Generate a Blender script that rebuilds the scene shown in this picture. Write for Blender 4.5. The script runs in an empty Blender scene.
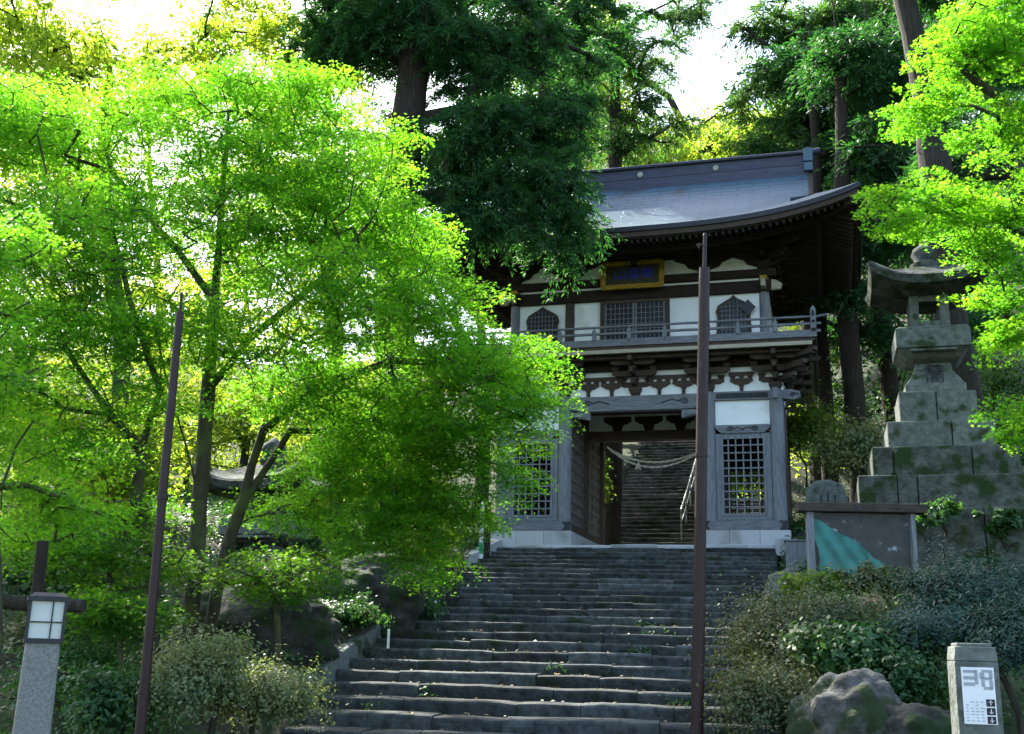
import bpy, math, random
import numpy as np
from mathutils import Vector, Matrix

S = bpy.context.scene
COL = S.collection
R = math.radians
rnd = random.Random(7)
rng = np.random.default_rng(7)

# ------------------------------------------------------------------ camera
FPX, TH, ROLL, EYE = 1100.0, R(14.4), 0.027, 1.6
cam_d = bpy.data.cameras.new('camera'); cam = bpy.data.objects.new('camera', cam_d); COL.objects.link(cam)
cam_d.sensor_width = 36; cam_d.lens = FPX * 36 / 1024; cam_d.clip_end = 2000; cam_d.clip_start = 0.05
cam.matrix_world = Matrix.Translation((0, 0, EYE)) @ Matrix.Rotation(math.pi/2 + TH, 4, 'X') @ Matrix.Rotation(ROLL, 4, 'Z')
S.camera = cam
S.render.resolution_x, S.render.resolution_y = 1024, 734

# ------------------------------------------------------------------ light
SUN_EL, SUN_AZ = R(44), R(-32)          # azimuth from +Y (view direction), negative = left
w = bpy.data.worlds.new('World'); S.world = w; w.use_nodes = True
nt = w.node_tree; bg = nt.nodes['Background']
sky = nt.nodes.new('ShaderNodeTexSky'); sky.sky_type = 'NISHITA'; sky.sun_disc = False
sky.sun_elevation = SUN_EL; sky.sun_rotation = SUN_AZ; sky.air_density = 1.0; sky.dust_density = 2.2; sky.ozone_density = 0.5
nt.links.new(sky.outputs[0], bg.inputs[0]); bg.inputs[1].default_value = 0.15
sd = bpy.data.lights.new('sun', 'SUN'); sd.energy = 5.0; sd.angle = R(0.53); sd.color = (1, .95, .84)
so = bpy.data.objects.new('sun', sd); COL.objects.link(so)
sdir = Vector((math.sin(SUN_AZ)*math.cos(SUN_EL), math.cos(SUN_AZ)*math.cos(SUN_EL), math.sin(SUN_EL)))
so.rotation_euler = sdir.to_track_quat('Z', 'Y').to_euler()
S.view_settings.view_transform = 'Standard'; S.view_settings.look = 'None'
S.view_settings.exposure = 2.15; S.view_settings.gamma = 1.0
S.render.engine = 'CYCLES'
S.cycles.max_bounces = 8; S.cycles.transparent_max_bounces = 6; S.cycles.diffuse_bounces = 5; S.cycles.transmission_bounces = 4

# ------------------------------------------------------------------ geometry of the view: pixel at known depth -> world point
def ray(x, y):
    u, v = x - 512, y - 367
    c, s = math.cos(ROLL), math.sin(ROLL)
    u2, v2 = c*u + s*v, -s*u + c*v
    a, b = 1.0, -v2 / FPX
    d = Vector((u2/FPX, a*math.cos(TH) - b*math.sin(TH), a*math.sin(TH) + b*math.cos(TH)))
    return d / d.y
def P(x, y, Y):
    return Vector((0, 0, EYE)) + ray(x, y) * Y

PHI = R(16)
E1 = Vector((math.cos(PHI), -math.sin(PHI), 0)); E2 = Vector((math.sin(PHI), math.cos(PHI), 0))
G = Vector((3.424, 28.6, 4.297)) - E1 * .1      # middle of the gate's front line, on its platform

# ------------------------------------------------------------------ materials
def mat(name, c1, c2=None, scale=6, rough=.75, bump=.0, bscale=None, c3=None, t3=.6, s3=2.0, stretch=None, metal=0, spec=.3, detail=6):
    m = bpy.data.materials.new(name); m.use_nodes = True
    n = m.node_tree.nodes; l = m.node_tree.links; b = n['Principled BSDF']
    b.inputs['Roughness'].default_value = rough; b.inputs['Metallic'].default_value = metal
    b.inputs['Specular IOR Level'].default_value = spec
    tc = n.new('ShaderNodeTexCoord'); src = tc.outputs['Object']
    if stretch:
        mp = n.new('ShaderNodeMapping'); mp.inputs['Scale'].default_value = stretch; l.new(src, mp.inputs[0]); srcs = mp.outputs[0]
    else: srcs = src
    if c2 is None: c2 = c1
    nz = n.new('ShaderNodeTexNoise'); nz.inputs['Scale'].default_value = scale; nz.inputs['Detail'].default_value = detail
    nz.inputs['Roughness'].default_value = .65
    l.new(srcs, nz.inputs['Vector'])
    cr = n.new('ShaderNodeValToRGB'); cr.color_ramp.elements[0].position = .35; cr.color_ramp.elements[1].position = .65
    cr.color_ramp.elements[0].color = (*c1, 1); cr.color_ramp.elements[1].color = (*c2, 1)
    l.new(nz.outputs[0], cr.inputs[0]); out = cr.outputs[0]
    if c3:
        n3 = n.new('ShaderNodeTexNoise'); n3.inputs['Scale'].default_value = s3; n3.inputs['Detail'].default_value = 8
        l.new(src, n3.inputs['Vector'])
        r3 = n.new('ShaderNodeValToRGB'); r3.color_ramp.elements[0].position = t3 - .04; r3.color_ramp.elements[1].position = t3 + .06
        l.new(n3.outputs[0], r3.inputs[0])
        mx = n.new('ShaderNodeMixRGB'); l.new(r3.outputs[0], mx.inputs[0]); l.new(out, mx.inputs[1]); mx.inputs[2].default_value = (*c3, 1)
        out = mx.outputs[0]
    l.new(out, b.inputs['Base Color'])
    if bump:
        bz = n.new('ShaderNodeTexNoise'); bz.inputs['Scale'].default_value = bscale or scale*3; bz.inputs['Detail'].default_value = 8
        l.new(srcs, bz.inputs['Vector'])
        bp = n.new('ShaderNodeBump'); bp.inputs['Strength'].default_value = bump; bp.inputs['Distance'].default_value = .03
        l.new(bz.outputs[0], bp.inputs['Height']); l.new(bp.outputs[0], b.inputs['Normal'])
    return m

def leafmat(name, d1, d2, t1, t2, tr=.5, rough=.5):
    m = bpy.data.materials.new(name); m.use_nodes = True
    n = m.node_tree.nodes; l = m.node_tree.links; b = n['Principled BSDF']; o = n['Material Output']
    g = n.new('ShaderNodeNewGeometry')
    a = n.new('ShaderNodeMixRGB'); a.inputs[1].default_value = (*d1, 1); a.inputs[2].default_value = (*d2, 1)
    t = n.new('ShaderNodeMixRGB'); t.inputs[1].default_value = (*t1, 1); t.inputs[2].default_value = (*t2, 1)
    l.new(g.outputs['Random Per Island'], a.inputs[0]); l.new(g.outputs['Random Per Island'], t.inputs[0])
    tc = n.new('ShaderNodeTexCoord'); nz = n.new('ShaderNodeTexNoise'); nz.inputs['Scale'].default_value = 1.3; nz.inputs['Detail'].default_value = 3; l.new(tc.outputs['Object'], nz.inputs['Vector'])
    cr = n.new('ShaderNodeValToRGB'); cr.color_ramp.elements[0].position = .35; cr.color_ramp.elements[1].position = .68
    cr.color_ramp.elements[0].color = (.62, .8, .9, 1); cr.color_ramp.elements[1].color = (1.25, 1.1, 1, 1); l.new(nz.outputs[0], cr.inputs[0])
    def mul(x):
        q = n.new('ShaderNodeMixRGB'); q.blend_type = 'MULTIPLY'; q.inputs[0].default_value = 1; l.new(x.outputs[0], q.inputs[1]); l.new(cr.outputs[0], q.inputs[2]); return q
    a = mul(a); t = mul(t)
    l.new(a.outputs[0], b.inputs['Base Color']); b.inputs['Roughness'].default_value = rough; b.inputs['Specular IOR Level'].default_value = .35
    tl = n.new('ShaderNodeBsdfTranslucent'); l.new(t.outputs[0], tl.inputs[0])
    mx = n.new('ShaderNodeMixShader'); mx.inputs[0].default_value = tr
    l.new(b.outputs[0], mx.inputs[1]); l.new(tl.outputs[0], mx.inputs[2]); l.new(mx.outputs[0], o.inputs[0])
    return m

M = dict(
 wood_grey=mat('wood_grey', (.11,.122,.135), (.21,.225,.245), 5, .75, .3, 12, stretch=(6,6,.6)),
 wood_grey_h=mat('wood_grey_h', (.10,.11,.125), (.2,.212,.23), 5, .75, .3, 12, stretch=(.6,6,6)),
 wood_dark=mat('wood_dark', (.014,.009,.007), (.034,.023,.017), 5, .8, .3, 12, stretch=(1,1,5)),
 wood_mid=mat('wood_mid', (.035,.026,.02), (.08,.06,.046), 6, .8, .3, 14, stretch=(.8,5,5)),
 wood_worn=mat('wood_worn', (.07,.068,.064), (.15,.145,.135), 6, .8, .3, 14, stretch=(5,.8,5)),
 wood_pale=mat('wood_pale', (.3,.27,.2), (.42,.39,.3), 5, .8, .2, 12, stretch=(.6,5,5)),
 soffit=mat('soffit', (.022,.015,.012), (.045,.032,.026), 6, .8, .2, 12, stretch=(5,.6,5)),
 plaster=mat('plaster', (.74,.78,.79), (.82,.85,.86), 1.5, .85, .05, 20, c3=(.66,.68,.66), t3=.64, s3=1.6),
 granite=mat('granite', (.36,.37,.38), (.5,.51,.52), 60, .7, .15, 80, c3=(.27,.28,.27), t3=.62, s3=1.3),
 granite_post=mat('granite_post', (.11,.11,.1), (.24,.24,.22), 90, .7, .2, 120, c3=(.16,.17,.14), t3=.64, s3=4),
 step=mat('step_stone', (.02,.024,.025), (.075,.083,.082), 7, .9, .8, 14, c3=(.02,.03,.014), t3=.6, s3=2.2),
 step2=mat('step_stone_upper', (.04,.037,.03), (.1,.09,.072), 4, .9, .8, 14, c3=(.02,.03,.012), t3=.55, s3=1.6),
 stone=mat('old_stone', (.075,.085,.075), (.15,.165,.15), 9, .9, .6, 30, c3=(.03,.045,.02), t3=.60, s3=3.4),
 stone_moss=mat('mossy_stone', (.03,.034,.03), (.1,.108,.095), 6, .95, .9, 24, c3=(.018,.034,.008), t3=.54, s3=3.1),
 rock=mat('rock', (.03,.03,.027), (.13,.13,.115), 5, .95, 1.0, 16, c3=(.02,.032,.01), t3=.52, s3=2.7),
 rock_dark=mat('rock_dark', (.012,.012,.01), (.05,.05,.042), 5, .95, 1.0, 16, c3=(.015,.028,.008), t3=.5, s3=2.7),
 carve=mat('groove_shade_dark_metal', (.03,.033,.036), (.05,.05,.055), 9, .9),  # dark tone paints shade into carved lines; also plain dark metal plates
 metal_dark=mat('dark_metal', (.02,.022,.025), (.035,.035,.04), 20, .45, metal=.3),
 pole=mat('rust_brown_paint', (.017,.007,.006), (.032,.012,.01), 9, .5, .15, 40, stretch=(5,5,.5), c3=(.035,.02,.02), t3=.62, s3=5),
 gold=mat('gold_leaf', (.12,.07,.01), (.7,.45,.05), 26, .4, .9, 40, metal=.2),
 plaque=mat('plaque_field', (.035,.035,.025), (.07,.065,.045), 14, .6),
 blue=mat('blue_glyph', (.03,.05,.5), (.04,.07,.6), 12, .5),
 rope=mat('straw_rope', (.62,.57,.45), (.85,.8,.68), 30, .9, .6, 60),
 bark=mat('bark', (.016,.014,.01), (.05,.043,.03), 7, .95, 1.0, 22, stretch=(3,3,.5)),
 bark_cedar=mat('bark_cedar', (.014,.01,.007), (.046,.034,.024), 7, .95, 1.0, 20, stretch=(4,4,.25)),
 bark_maple=mat('bark_maple', (.025,.024,.012), (.065,.06,.03), 6, .9, .7, 20, stretch=(2,2,.6), c3=(.06,.08,.02), t3=.55, s3=3),
 soil=mat('forest_soil', (.016,.014,.008), (.035,.03,.018), 3, 1, .8, 12, c3=(.018,.035,.008), t3=.48, s3=.8),
 white=mat('white_paint', (.7,.7,.7), (.8,.8,.8), 8, .6),
 signgrey=mat('sign_grey', (.3,.32,.34), (.34,.36,.38), 8, .6),
 black=mat('black_print', (.015,.015,.02), (.02,.02,.03), 8, .5),
 green=mat('green_paint', (.02,.3,.14), (.03,.34,.16), 8, .6),
 red=mat('red_paint', (.4,.02,.015), (.5,.03,.02), 8, .6),
 tarp=mat('teal_sheet', (.004,.11,.10), (.007,.19,.17), 3, .5, .4, 6),
 steel=mat('steel_rail', (.16,.16,.13), (.28,.28,.24), 10, .45, metal=.5),
 panel=mat('frosted_panel', (.42,.45,.42), (.55,.57,.53), 3, .35),
 paper=mat('posted_papers', (.01,.012,.013), (.035,.04,.045), 5, .7, c3=(.28,.31,.34), t3=.62, s3=5),
)
def roofmat():
    m = mat('roof_metal', (.03,.075,.11), (.06,.125,.17), 5, .4, 0, spec=.5, c3=(.04,.055,.07), t3=.6, s3=1.1, stretch=(.5,3,3))
    n = m.node_tree.nodes; l = m.node_tree.links; b = n['Principled BSDF']
    tc = n['Texture Coordinate'] if 'Texture Coordinate' in n else n.new('ShaderNodeTexCoord')
    br = n.new('ShaderNodeTexBrick'); br.inputs['Scale'].default_value = 1.0
    br.inputs['Brick Width'].default_value = .9; br.inputs['Row Height'].default_value = .2; br.inputs['Mortar Size'].default_value = .018
    br.inputs['Color1'].default_value = (1,1,1,1); br.inputs['Color2'].default_value = (.85,.85,.85,1); br.inputs['Mortar'].default_value = (0,0,0,1)
    mp = n.new('ShaderNodeMapping'); l.new(tc.outputs['Object'], mp.inputs[0]); l.new(mp.outputs[0], br.inputs['Vector'])
    src = b.inputs['Base Color'].links[0].from_socket; mu = n.new('ShaderNodeMixRGB'); mu.blend_type = 'MULTIPLY'; mu.inputs[0].default_value = .55
    l.new(src, mu.inputs[1]); l.new(br.outputs['Color'], mu.inputs[2]); l.new(mu.outputs[0], b.inputs['Base Color'])
    bp = n.new('ShaderNodeBump'); bp.inputs['Strength'].default_value = .7; bp.inputs['Distance'].default_value = .02
    l.new(br.outputs['Color'], bp.inputs['Height']); l.new(bp.outputs[0], b.inputs['Normal'])
    return m
def island_var(m, lo, hi):
    n = m.node_tree.nodes; l = m.node_tree.links; b = n['Principled BSDF']; src = b.inputs['Base Color'].links[0].from_socket
    g_ = n.new('ShaderNodeNewGeometry'); mr = n.new('ShaderNodeMapRange'); mr.inputs['To Min'].default_value = lo; mr.inputs['To Max'].default_value = hi
    l.new(g_.outputs['Random Per Island'], mr.inputs['Value']); hs = n.new('ShaderNodeHueSaturation'); l.new(mr.outputs[0], hs.inputs['Value']); l.new(src, hs.inputs['Color']); l.new(hs.outputs[0], b.inputs['Base Color'])
for k_ in ('step', 'step2'): island_var(M[k_], .55, 1.3)
for k_ in ('stone', 'stone_moss', 'granite'): island_var(M[k_], .8, 1.15)
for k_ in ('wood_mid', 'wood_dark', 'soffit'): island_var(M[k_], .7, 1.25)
M['roof'] = roofmat()
M['ridge'] = mat('ridge_metal', (.035,.037,.06), (.06,.064,.095), 5, .5, stretch=(.5,3,3))
gl = bpy.data.materials.new('board_glass'); gl.use_nodes = True
_n = gl.node_tree.nodes; _l = gl.node_tree.links
_t = _n.new('ShaderNodeBsdfTransparent'); _g = _n.new('ShaderNodeBsdfGlossy'); _g.inputs['Roughness'].default_value = .02
_m = _n.new('ShaderNodeMixShader'); _f = _n.new('ShaderNodeFresnel'); _f.inputs[0].default_value = 1.35
_m.inputs[0].default_value = .009; _l.new(_t.outputs[0], _m.inputs[1]); _l.new(_g.outputs[0], _m.inputs[2]); _l.new(_m.outputs[0], _n['Material Output'].inputs[0])
M['glass'] = gl
M['maple'] = leafmat('maple_leaf', (.035,.11,.01), (.06,.16,.015), (.14,.50,.016), (.36,.70,.025), .64)
M['maple_dark'] = leafmat('maple_leaf_deep', (.03,.10,.012), (.05,.14,.02), (.12,.38,.012), (.3,.52,.02), .55)
M['cedar'] = leafmat('cedar_needle', (.012,.055,.02), (.04,.11,.03), (.03,.17,.02), (.09,.28,.03), .42)
M['pine'] = leafmat('pine_needle', (.02,.06,.018), (.05,.11,.03), (.07,.22,.02), (.16,.34,.04), .45)
M['bright'] = leafmat('sun_tinted_leaf', (.06,.12,.015), (.1,.17,.02), (.34,.52,.02), (.6,.72,.06), .62)  # sky glare and sun glow on background trees put into the leaf colour
M['broad'] = leafmat('broad_leaf', (.035,.08,.015), (.06,.12,.02), (.22,.40,.02), (.5,.6,.05), .55)
M['azalea'] = leafmat('azalea_leaf', (.035,.08,.02), (.15,.14,.06), (.12,.2,.03), (.25,.26,.06), .3)
M['shrub'] = leafmat('shrub_leaf', (.02,.07,.02), (.05,.12,.03), (.06,.2,.02), (.14,.3,.03), .35)
M['shrub_blue'] = leafmat('juniper_leaf', (.015,.05,.035), (.03,.08,.055), (.02,.08,.03), (.04,.12,.04), .2)
M['pale_shrub'] = leafmat('pale_shrub_leaf', (.1,.13,.04), (.2,.22,.09), (.2,.3,.05), (.4,.42,.12), .35)

# ------------------------------------------------------------------ object helpers
def tag(o, label=None, cat=None, group=None, kind=None):
    if label: o['label'] = label
    if cat: o['category'] = cat
    if group: o['group'] = group
    if kind: o['kind'] = kind
    return o
def empty(name, loc, rz=0, label=None, cat=None, group=None):
    o = bpy.data.objects.new(name, None); COL.objects.link(o); o.location = loc; o.rotation_euler = (0, 0, rz)
    o.empty_display_size = .2
    return tag(o, label, cat, group)
def copy_tree(o, parent=None):
    c = o.copy(); COL.objects.link(c)
    if parent: c.parent = parent
    for ch in o.children: copy_tree(ch, c)
    return c

class MB:
    def __init__(s): s.v = []; s.f = []; s.m = []; s.sm = []
    def add(s, vs, fs, mi=0, smooth=False):
        b = len(s.v); s.v += [tuple(v) for v in vs]; s.f += [tuple(i+b for i in f) for f in fs]
        s.m += [mi]*len(fs); s.sm += [smooth]*len(fs); return s
    def box(s, c, d, rz=0, top=None, mi=0, mtx=None):
        x, y, z = d[0]/2, d[1]/2, d[2]/2
        tx, ty = (x, y) if top is None else (top[0]/2, top[1]/2)
        vs = [(-x,-y,-z),(x,-y,-z),(x,y,-z),(-x,y,-z),(-tx,-ty,z),(tx,-ty,z),(tx,ty,z),(-tx,ty,z)]
        m = mtx if mtx is not None else Matrix.Rotation(rz, 4, 'Z')
        vs = [m @ Vector(v) + Vector(c) for v in vs]
        return s.add(vs, [(0,3,2,1),(4,5,6,7),(0,1,5,4),(1,2,6,5),(2,3,7,6),(3,0,4,7)], mi)
    def bb(s, x0, x1, y0, y1, z0, z1, mi=0):
        return s.box(((x0+x1)/2, (y0+y1)/2, (z0+z1)/2), (x1-x0, y1-y0, z1-z0), mi=mi)
    def beam(s, a, b, w, h, mi=0):
        a, b = Vector(a), Vector(b); d = b-a; L = d.length
        q = d.to_track_quat('Y', 'Z').to_matrix().to_4x4()
        return s.box((a+b)/2, (w, L, h), mtx=q, mi=mi)
    def tube(s, pts, rad, n=8, mi=0, cap=True, smooth=True):
        pts = [Vector(p) for p in pts]
        if not hasattr(rad, '__len__'): rad = [rad]*len(pts)
        up = None; vs = []; fs = []
        for i, p in enumerate(pts):
            t = (pts[min(i+1, len(pts)-1)] - pts[max(i-1, 0)]).normalized()
            if up is None: up = Vector((0,0,1)) if abs(t.z) < .9 else Vector((1,0,0))
            a = t.cross(up).normalized(); b2 = a.cross(t).normalized(); up = b2
            for k in range(n):
                an = 2*math.pi*k/n; vs.append(p + (a*math.cos(an) + b2*math.sin(an))*rad[i])
        for i in range(len(pts)-1):
            for k in range(n):
                k2 = (k+1) % n; fs.append((i*n+k, i*n+k2, (i+1)*n+k2, (i+1)*n+k))
        s.add(vs, fs, mi, smooth)
        if cap: s.add([vs[k] for k in range(n)], [tuple(range(n))[::-1]], mi); s.add(vs[-n:], [tuple(range(n))], mi)
        return s
    def cyl(s, c, r, h, n=16, r2=None, mi=0):
        return s.tube([c, (c[0], c[1], c[2]+h)], [r, r if r2 is None else r2], n, mi)
    def prism(s, outline, y0, y1, mi=0):            # outline in x,z ; extruded along y (convex or star-shaped)
        n = len(outline); cx = sum(p[0] for p in outline)/n; cz = sum(p[1] for p in outline)/n
        vs = [(x, y0, z) for x, z in outline] + [(x, y1, z) for x, z in outline]
        fs = [tuple(range(n))[::-1], tuple(range(n, 2*n))]
        fs += [(i, (i+1) % n, (i+1) % n + n, i+n) for i in range(n)]
        return s.add(vs, fs, mi)
    def build(s, name, mats, parent=None, bevel=0, loc=None, rz=0):
        me = bpy.data.meshes.new(name); me.from_pydata([tuple(v) for v in s.v], [], s.f)
        for m in (mats if isinstance(mats, (list, tuple)) else [mats]): me.materials.append(m)
        me.polygons.foreach_set('material_index', s.m); me.polygons.foreach_set('use_smooth', s.sm); me.update()
        import bmesh
        bm = bmesh.new(); bm.from_mesh(me); bmesh.ops.recalc_face_normals(bm, faces=bm.faces); bm.to_mesh(me); bm.free()
        o = bpy.data.objects.new(name, me); COL.objects.link(o)
        if parent: o.parent = parent
        if loc is not None: o.location = loc
        if rz: o.rotation_euler = (0, 0, rz)
        if bevel:
            b = o.modifiers.new('bevel', 'BEVEL'); b.width = bevel; b.segments = 2; b.limit_method = 'ANGLE'
        return o

def npmesh(name, V, F, mats, parent=None):          # F: (n,k) array
    me = bpy.data.meshes.new(name); n, k = F.shape
    me.vertices.add(len(V)); me.vertices.foreach_set('co', np.ascontiguousarray(V, dtype=np.float32).ravel())
    me.loops.add(n*k); me.loops.foreach_set('vertex_index', F.astype(np.int32).ravel())
    me.polygons.add(n); me.polygons.foreach_set('loop_start', np.arange(0, n*k, k, dtype=np.int32))
    me.polygons.foreach_set('loop_total', np.full(n, k, dtype=np.int32))
    me.update(calc_edges=True); me.validate()
    me.materials.append(mats)
    o = bpy.data.objects.new(name, me); COL.objects.link(o)
    if parent: o.parent = parent
    return o

# ------------------------------------------------------------------ foliage
def star():
    v = [(0, 0, 0)]; tips = [(-100, .75), (-52, .95), (0, 1.15), (52, .95), (100, .75)]
    nt = [-128, -76, -26, 26, 76, 128]
    for a, r in tips: v.append((math.sin(R(a))*r, math.cos(R(a))*r, -.12*r))
    for a in nt: v.append((math.sin(R(a))*.36, math.cos(R(a))*.36, .03))
    f = [(0, 6+i, 1+i, 7+i) for i in range(5)]
    return np.array(v)*.5, np.array(f)
T_MAPLE = star()
T_LEAF = (np.array([(0,-.5,0), (.26,0,.05), (0,.5,-.06), (-.26,0,.05)]), np.array([(0,1,2,3)]))
T_NEEDLE = (np.array([(0,-.5,0), (.1,-.1,.02), (0,.5,0), (-.1,-.1,.02)]), np.array([(0,1,2,3)]))
T_CED = (np.array([(0,-.5,0), (.13,0,.03), (0,.5,0), (-.13,0,.03)]), np.array([(0,1,2,3)]))
T_FAN = (np.array([(0,-.5,0), (.2,-.05,.03), (.3,.45,0), (0,.2,.02), (-.3,.4,0), (-.2,-.05,.03), (0,.6,-.03)]), np.array([(0,1,2,3), (0,3,4,5), (3,2,6,4)]))

def leaves(name, C, Nn, size, T, m, parent, axis=None):
    """C centres, Nn normals; axis = preferred leaf direction (None = random)."""
    n = len(C); Nn = Nn/np.maximum(np.linalg.norm(Nn, axis=1, keepdims=True), 1e-6)
    A = rng.normal(size=(n, 3)) if axis is None else axis
    A = A - (A*Nn).sum(1, keepdims=True)*Nn; A /= np.maximum(np.linalg.norm(A, axis=1, keepdims=True), 1e-6)
    B = np.cross(A, Nn)
    tv, tf = T; K = len(tv)
    V = C[:, None, :] + size[:, None, None]*(tv[None, :, 0, None]*B[:, None, :] + tv[None, :, 1, None]*A[:, None, :] + tv[None, :, 2, None]*Nn[:, None, :])
    F = tf[None] + (np.arange(n)*K)[:, None, None]
    return npmesh(name, V.reshape(-1, 3), F.reshape(-1, tf.shape[1]), m, parent)

def grow(limbs, targets, step=.35, droop=.0):
    """greedy branch skeleton: limbs are polylines, every target gets joined to the nearest wood"""
    nodes = []; par = []
    for L in limbs:
        pts = [Vector(p) for p in L]; prev = -1
        if nodes:
            d = [(Vector(q)-pts[0]).length for q in nodes]; prev = int(np.argmin(d)); start = 0 if d[prev] > .02 else 1
        else: start = 0
        if start == 0: nodes.append(tuple(pts[0])); par.append(prev); prev = len(nodes)-1
        for a, b in zip(pts[:-1], pts[1:]):
            n = max(1, int((b-a).length/step))
            for k in range(1, n+1):
                q = a.lerp(b, k/n) + Vector(rng.normal(0, .008, 3))
                nodes.append(tuple(q)); par.append(prev); prev = len(nodes)-1
    nl = len(nodes); base = np.array(nodes)
    targets = np.array(targets)
    dd = np.array([np.min(np.linalg.norm(base-t, axis=1)) for t in targets]); order = np.argsort(dd)
    arr = np.zeros((nl+len(targets)*14, 3)); arr[:nl] = base; cnt = nl; tnode = {}
    for ti in order:
        t = targets[ti]; d = np.linalg.norm(arr[:cnt]-t, axis=1) + .8*np.maximum(0, arr[:cnt, 2]-t[2]); j = int(np.argmin(d))
        a = arr[j]; L = np.linalg.norm(t-a); n = min(12, max(1, int(L/step)))
        for k in range(1, n+1):
            f = k/n; q = a*(1-f) + t*f; q[2] += droop*L*4*f*(1-f); q = q + rng.normal(0, .03*min(L, 1), 3)*(1 if k < n else 0)
            arr[cnt] = q; par.append(j); j = cnt; cnt += 1
        tnode[int(ti)] = j
    arr = arr[:cnt]; w_ = np.zeros(cnt)
    for j in tnode.values(): w_[j] += 1
    for i in range(cnt-1, 0, -1):
        if par[i] >= 0: w_[par[i]] += w_[i]
    return arr, par, w_

def wood_mesh(name, arr, par, w_, r0, rmin, m, parent, power=.5):
    tot = max(w_[0], 1); rad = rmin + (r0-rmin)*(np.maximum(w_, .3)/tot)**power
    Vs = []; Fs = []; c = 0
    for i in range(len(arr)):
        if par[i] < 0: continue
        a, b = Vector(arr[par[i]]), Vector(arr[i]); d = b-a
        if d.length < 1e-4: continue
        ra, rb = min(rad[par[i]], rad[i]*1.35), rad[i]; n = 10 if rb > .06 else (6 if rb > .02 else 4)
        t = d.normalized(); u = t.cross(Vector((.3, .2, 1))).normalized(); v = t.cross(u)
        ring = []
        for (p, r) in ((a - t*ra*.25, ra), (b + t*rb*.25, rb)):
            for k in range(n):
                an = 2*math.pi*k/n; ring.append(p + (u*math.cos(an) + v*math.sin(an))*r)
        Vs += [tuple(q) for q in ring]; Fs += [(c+k, c+(k+1) % n, c+n+(k+1) % n, c+n+k) for k in range(n)]; c += 2*n
    me = bpy.data.meshes.new(name); me.from_pydata(Vs, [], Fs); me.materials.append(m)
    me.polygons.foreach_set('use_smooth', [True]*len(Fs)); me.update()
    o = bpy.data.objects.new(name, me); COL.objects.link(o); o.parent = parent
    return o

def blob_targets(blobs, n):
    """n points shared between ellipsoids ((centre),(rx,ry,rz)) by volume, biased outwards"""
    vol = np.array([b[1][0]*b[1][1]*b[1][2] for b in blobs])**.8; vol = vol/vol.sum(); out = []
    for (c, r), v in zip(blobs, vol):
        k = max(3, int(n*v)); d = rng.normal(size=(k, 3)); d /= np.linalg.norm(d, axis=1, keepdims=True)
        out.append(np.array(c) + d*np.array(r)*(rng.random((k, 1))**.45))
    return np.vstack(out)

def sprays(T, per, rad, thick, size, tilt=.25, out_from=None, curve=.25):
    """flat fans of leaves around each target"""
    n = len(T)*per; C = np.repeat(T, per, 0)
    tn = np.array([0, 0, 1.0]) + rng.normal(0, tilt, (len(T), 3)); tn /= np.linalg.norm(tn, axis=1, keepdims=True)
    sc = rng.uniform(.55, 1.25, len(T)); N0 = np.repeat(tn, per, 0); S0 = np.repeat(sc, per)
    a = rng.random(n)*2*math.pi; r = np.sqrt(rng.random(n))*rad*S0
    U = np.cross(N0, np.array([.3, 1, .1])); U /= np.linalg.norm(U, axis=1, keepdims=True); Vv = np.cross(N0, U)
    C = C + U*(r*np.cos(a))[:, None] + Vv*(r*np.sin(a))[:, None]*.75 + N0*rng.normal(0, thick, n)[:, None]
    C[:, 2] -= curve*(r/rad)**2*rad
    Nn = N0 + rng.normal(0, .45, (n, 3))
    return C, Nn, rng.uniform(.7, 1.3, n)*size

def tufts(T, per, rad, size, squash=1.0):
    """feathery boughs: every target carries drooping strands lined with needles that point along the strand"""
    K = 11; m = max(4, per//K); nt_ = len(T)
    D = rng.normal(size=(nt_, K, 3)); D[:, :, 2] = D[:, :, 2]*.35 + .05; D /= np.linalg.norm(D, axis=2, keepdims=True)
    L = rad*rng.uniform(.7, 1.9, (nt_, K, 1, 1)); t = rng.random((nt_, K, m, 1))**.8
    Pp = T[:, None, None, :] + D[:, :, None, :]*L*t; Pp[..., 2] -= (.75*L*t*t)[..., 0]
    side = rng.normal(size=Pp.shape); side[..., 2] *= .5
    ax = D[:, :, None, :]*.9 + side*.55; ax[..., 2] -= (.9*t)[..., 0]*.9
    C = (Pp + side*size*.33 + ax*size*.2).reshape(-1, 3); ax = ax.reshape(-1, 3)
    return C, np.cross(ax, rng.normal(size=ax.shape)), rng.uniform(.6, 1.35, len(C))*size, ax

def tree(name, base, limbs, blobs, ntar, per, rad, lsize, lmat, bmat, r0, label, cat='tree', group=None, kind='spray', T=T_MAPLE, rmin=.005, thick=.03, tilt=.17, droop=.05, power=.62, step=.35, curve=.25):
    base = Vector(base); root = empty(name, base, 0, label, cat, group)
    limbs = [[Vector(p)-base for p in L] for L in limbs]
    blobs = [(Vector(c)-base, r) for c, r in blobs]
    Tg = blob_targets(blobs, ntar)
    arr, par, w_ = grow(limbs, Tg, step, droop)
    wood_mesh('trunk', arr, par, w_, r0, rmin, bmat, root, power)
    if kind == 'spray':
        C, Nn, s = sprays(Tg, per, rad, thick, lsize, tilt, curve=curve); leaves('crown', C, Nn, s, T, lmat, root)
    else:
        C, Nn, s, ax = tufts(Tg, per, rad, lsize); leaves('crown', C, Nn, s, T, lmat, root, ax)
    return root

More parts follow.
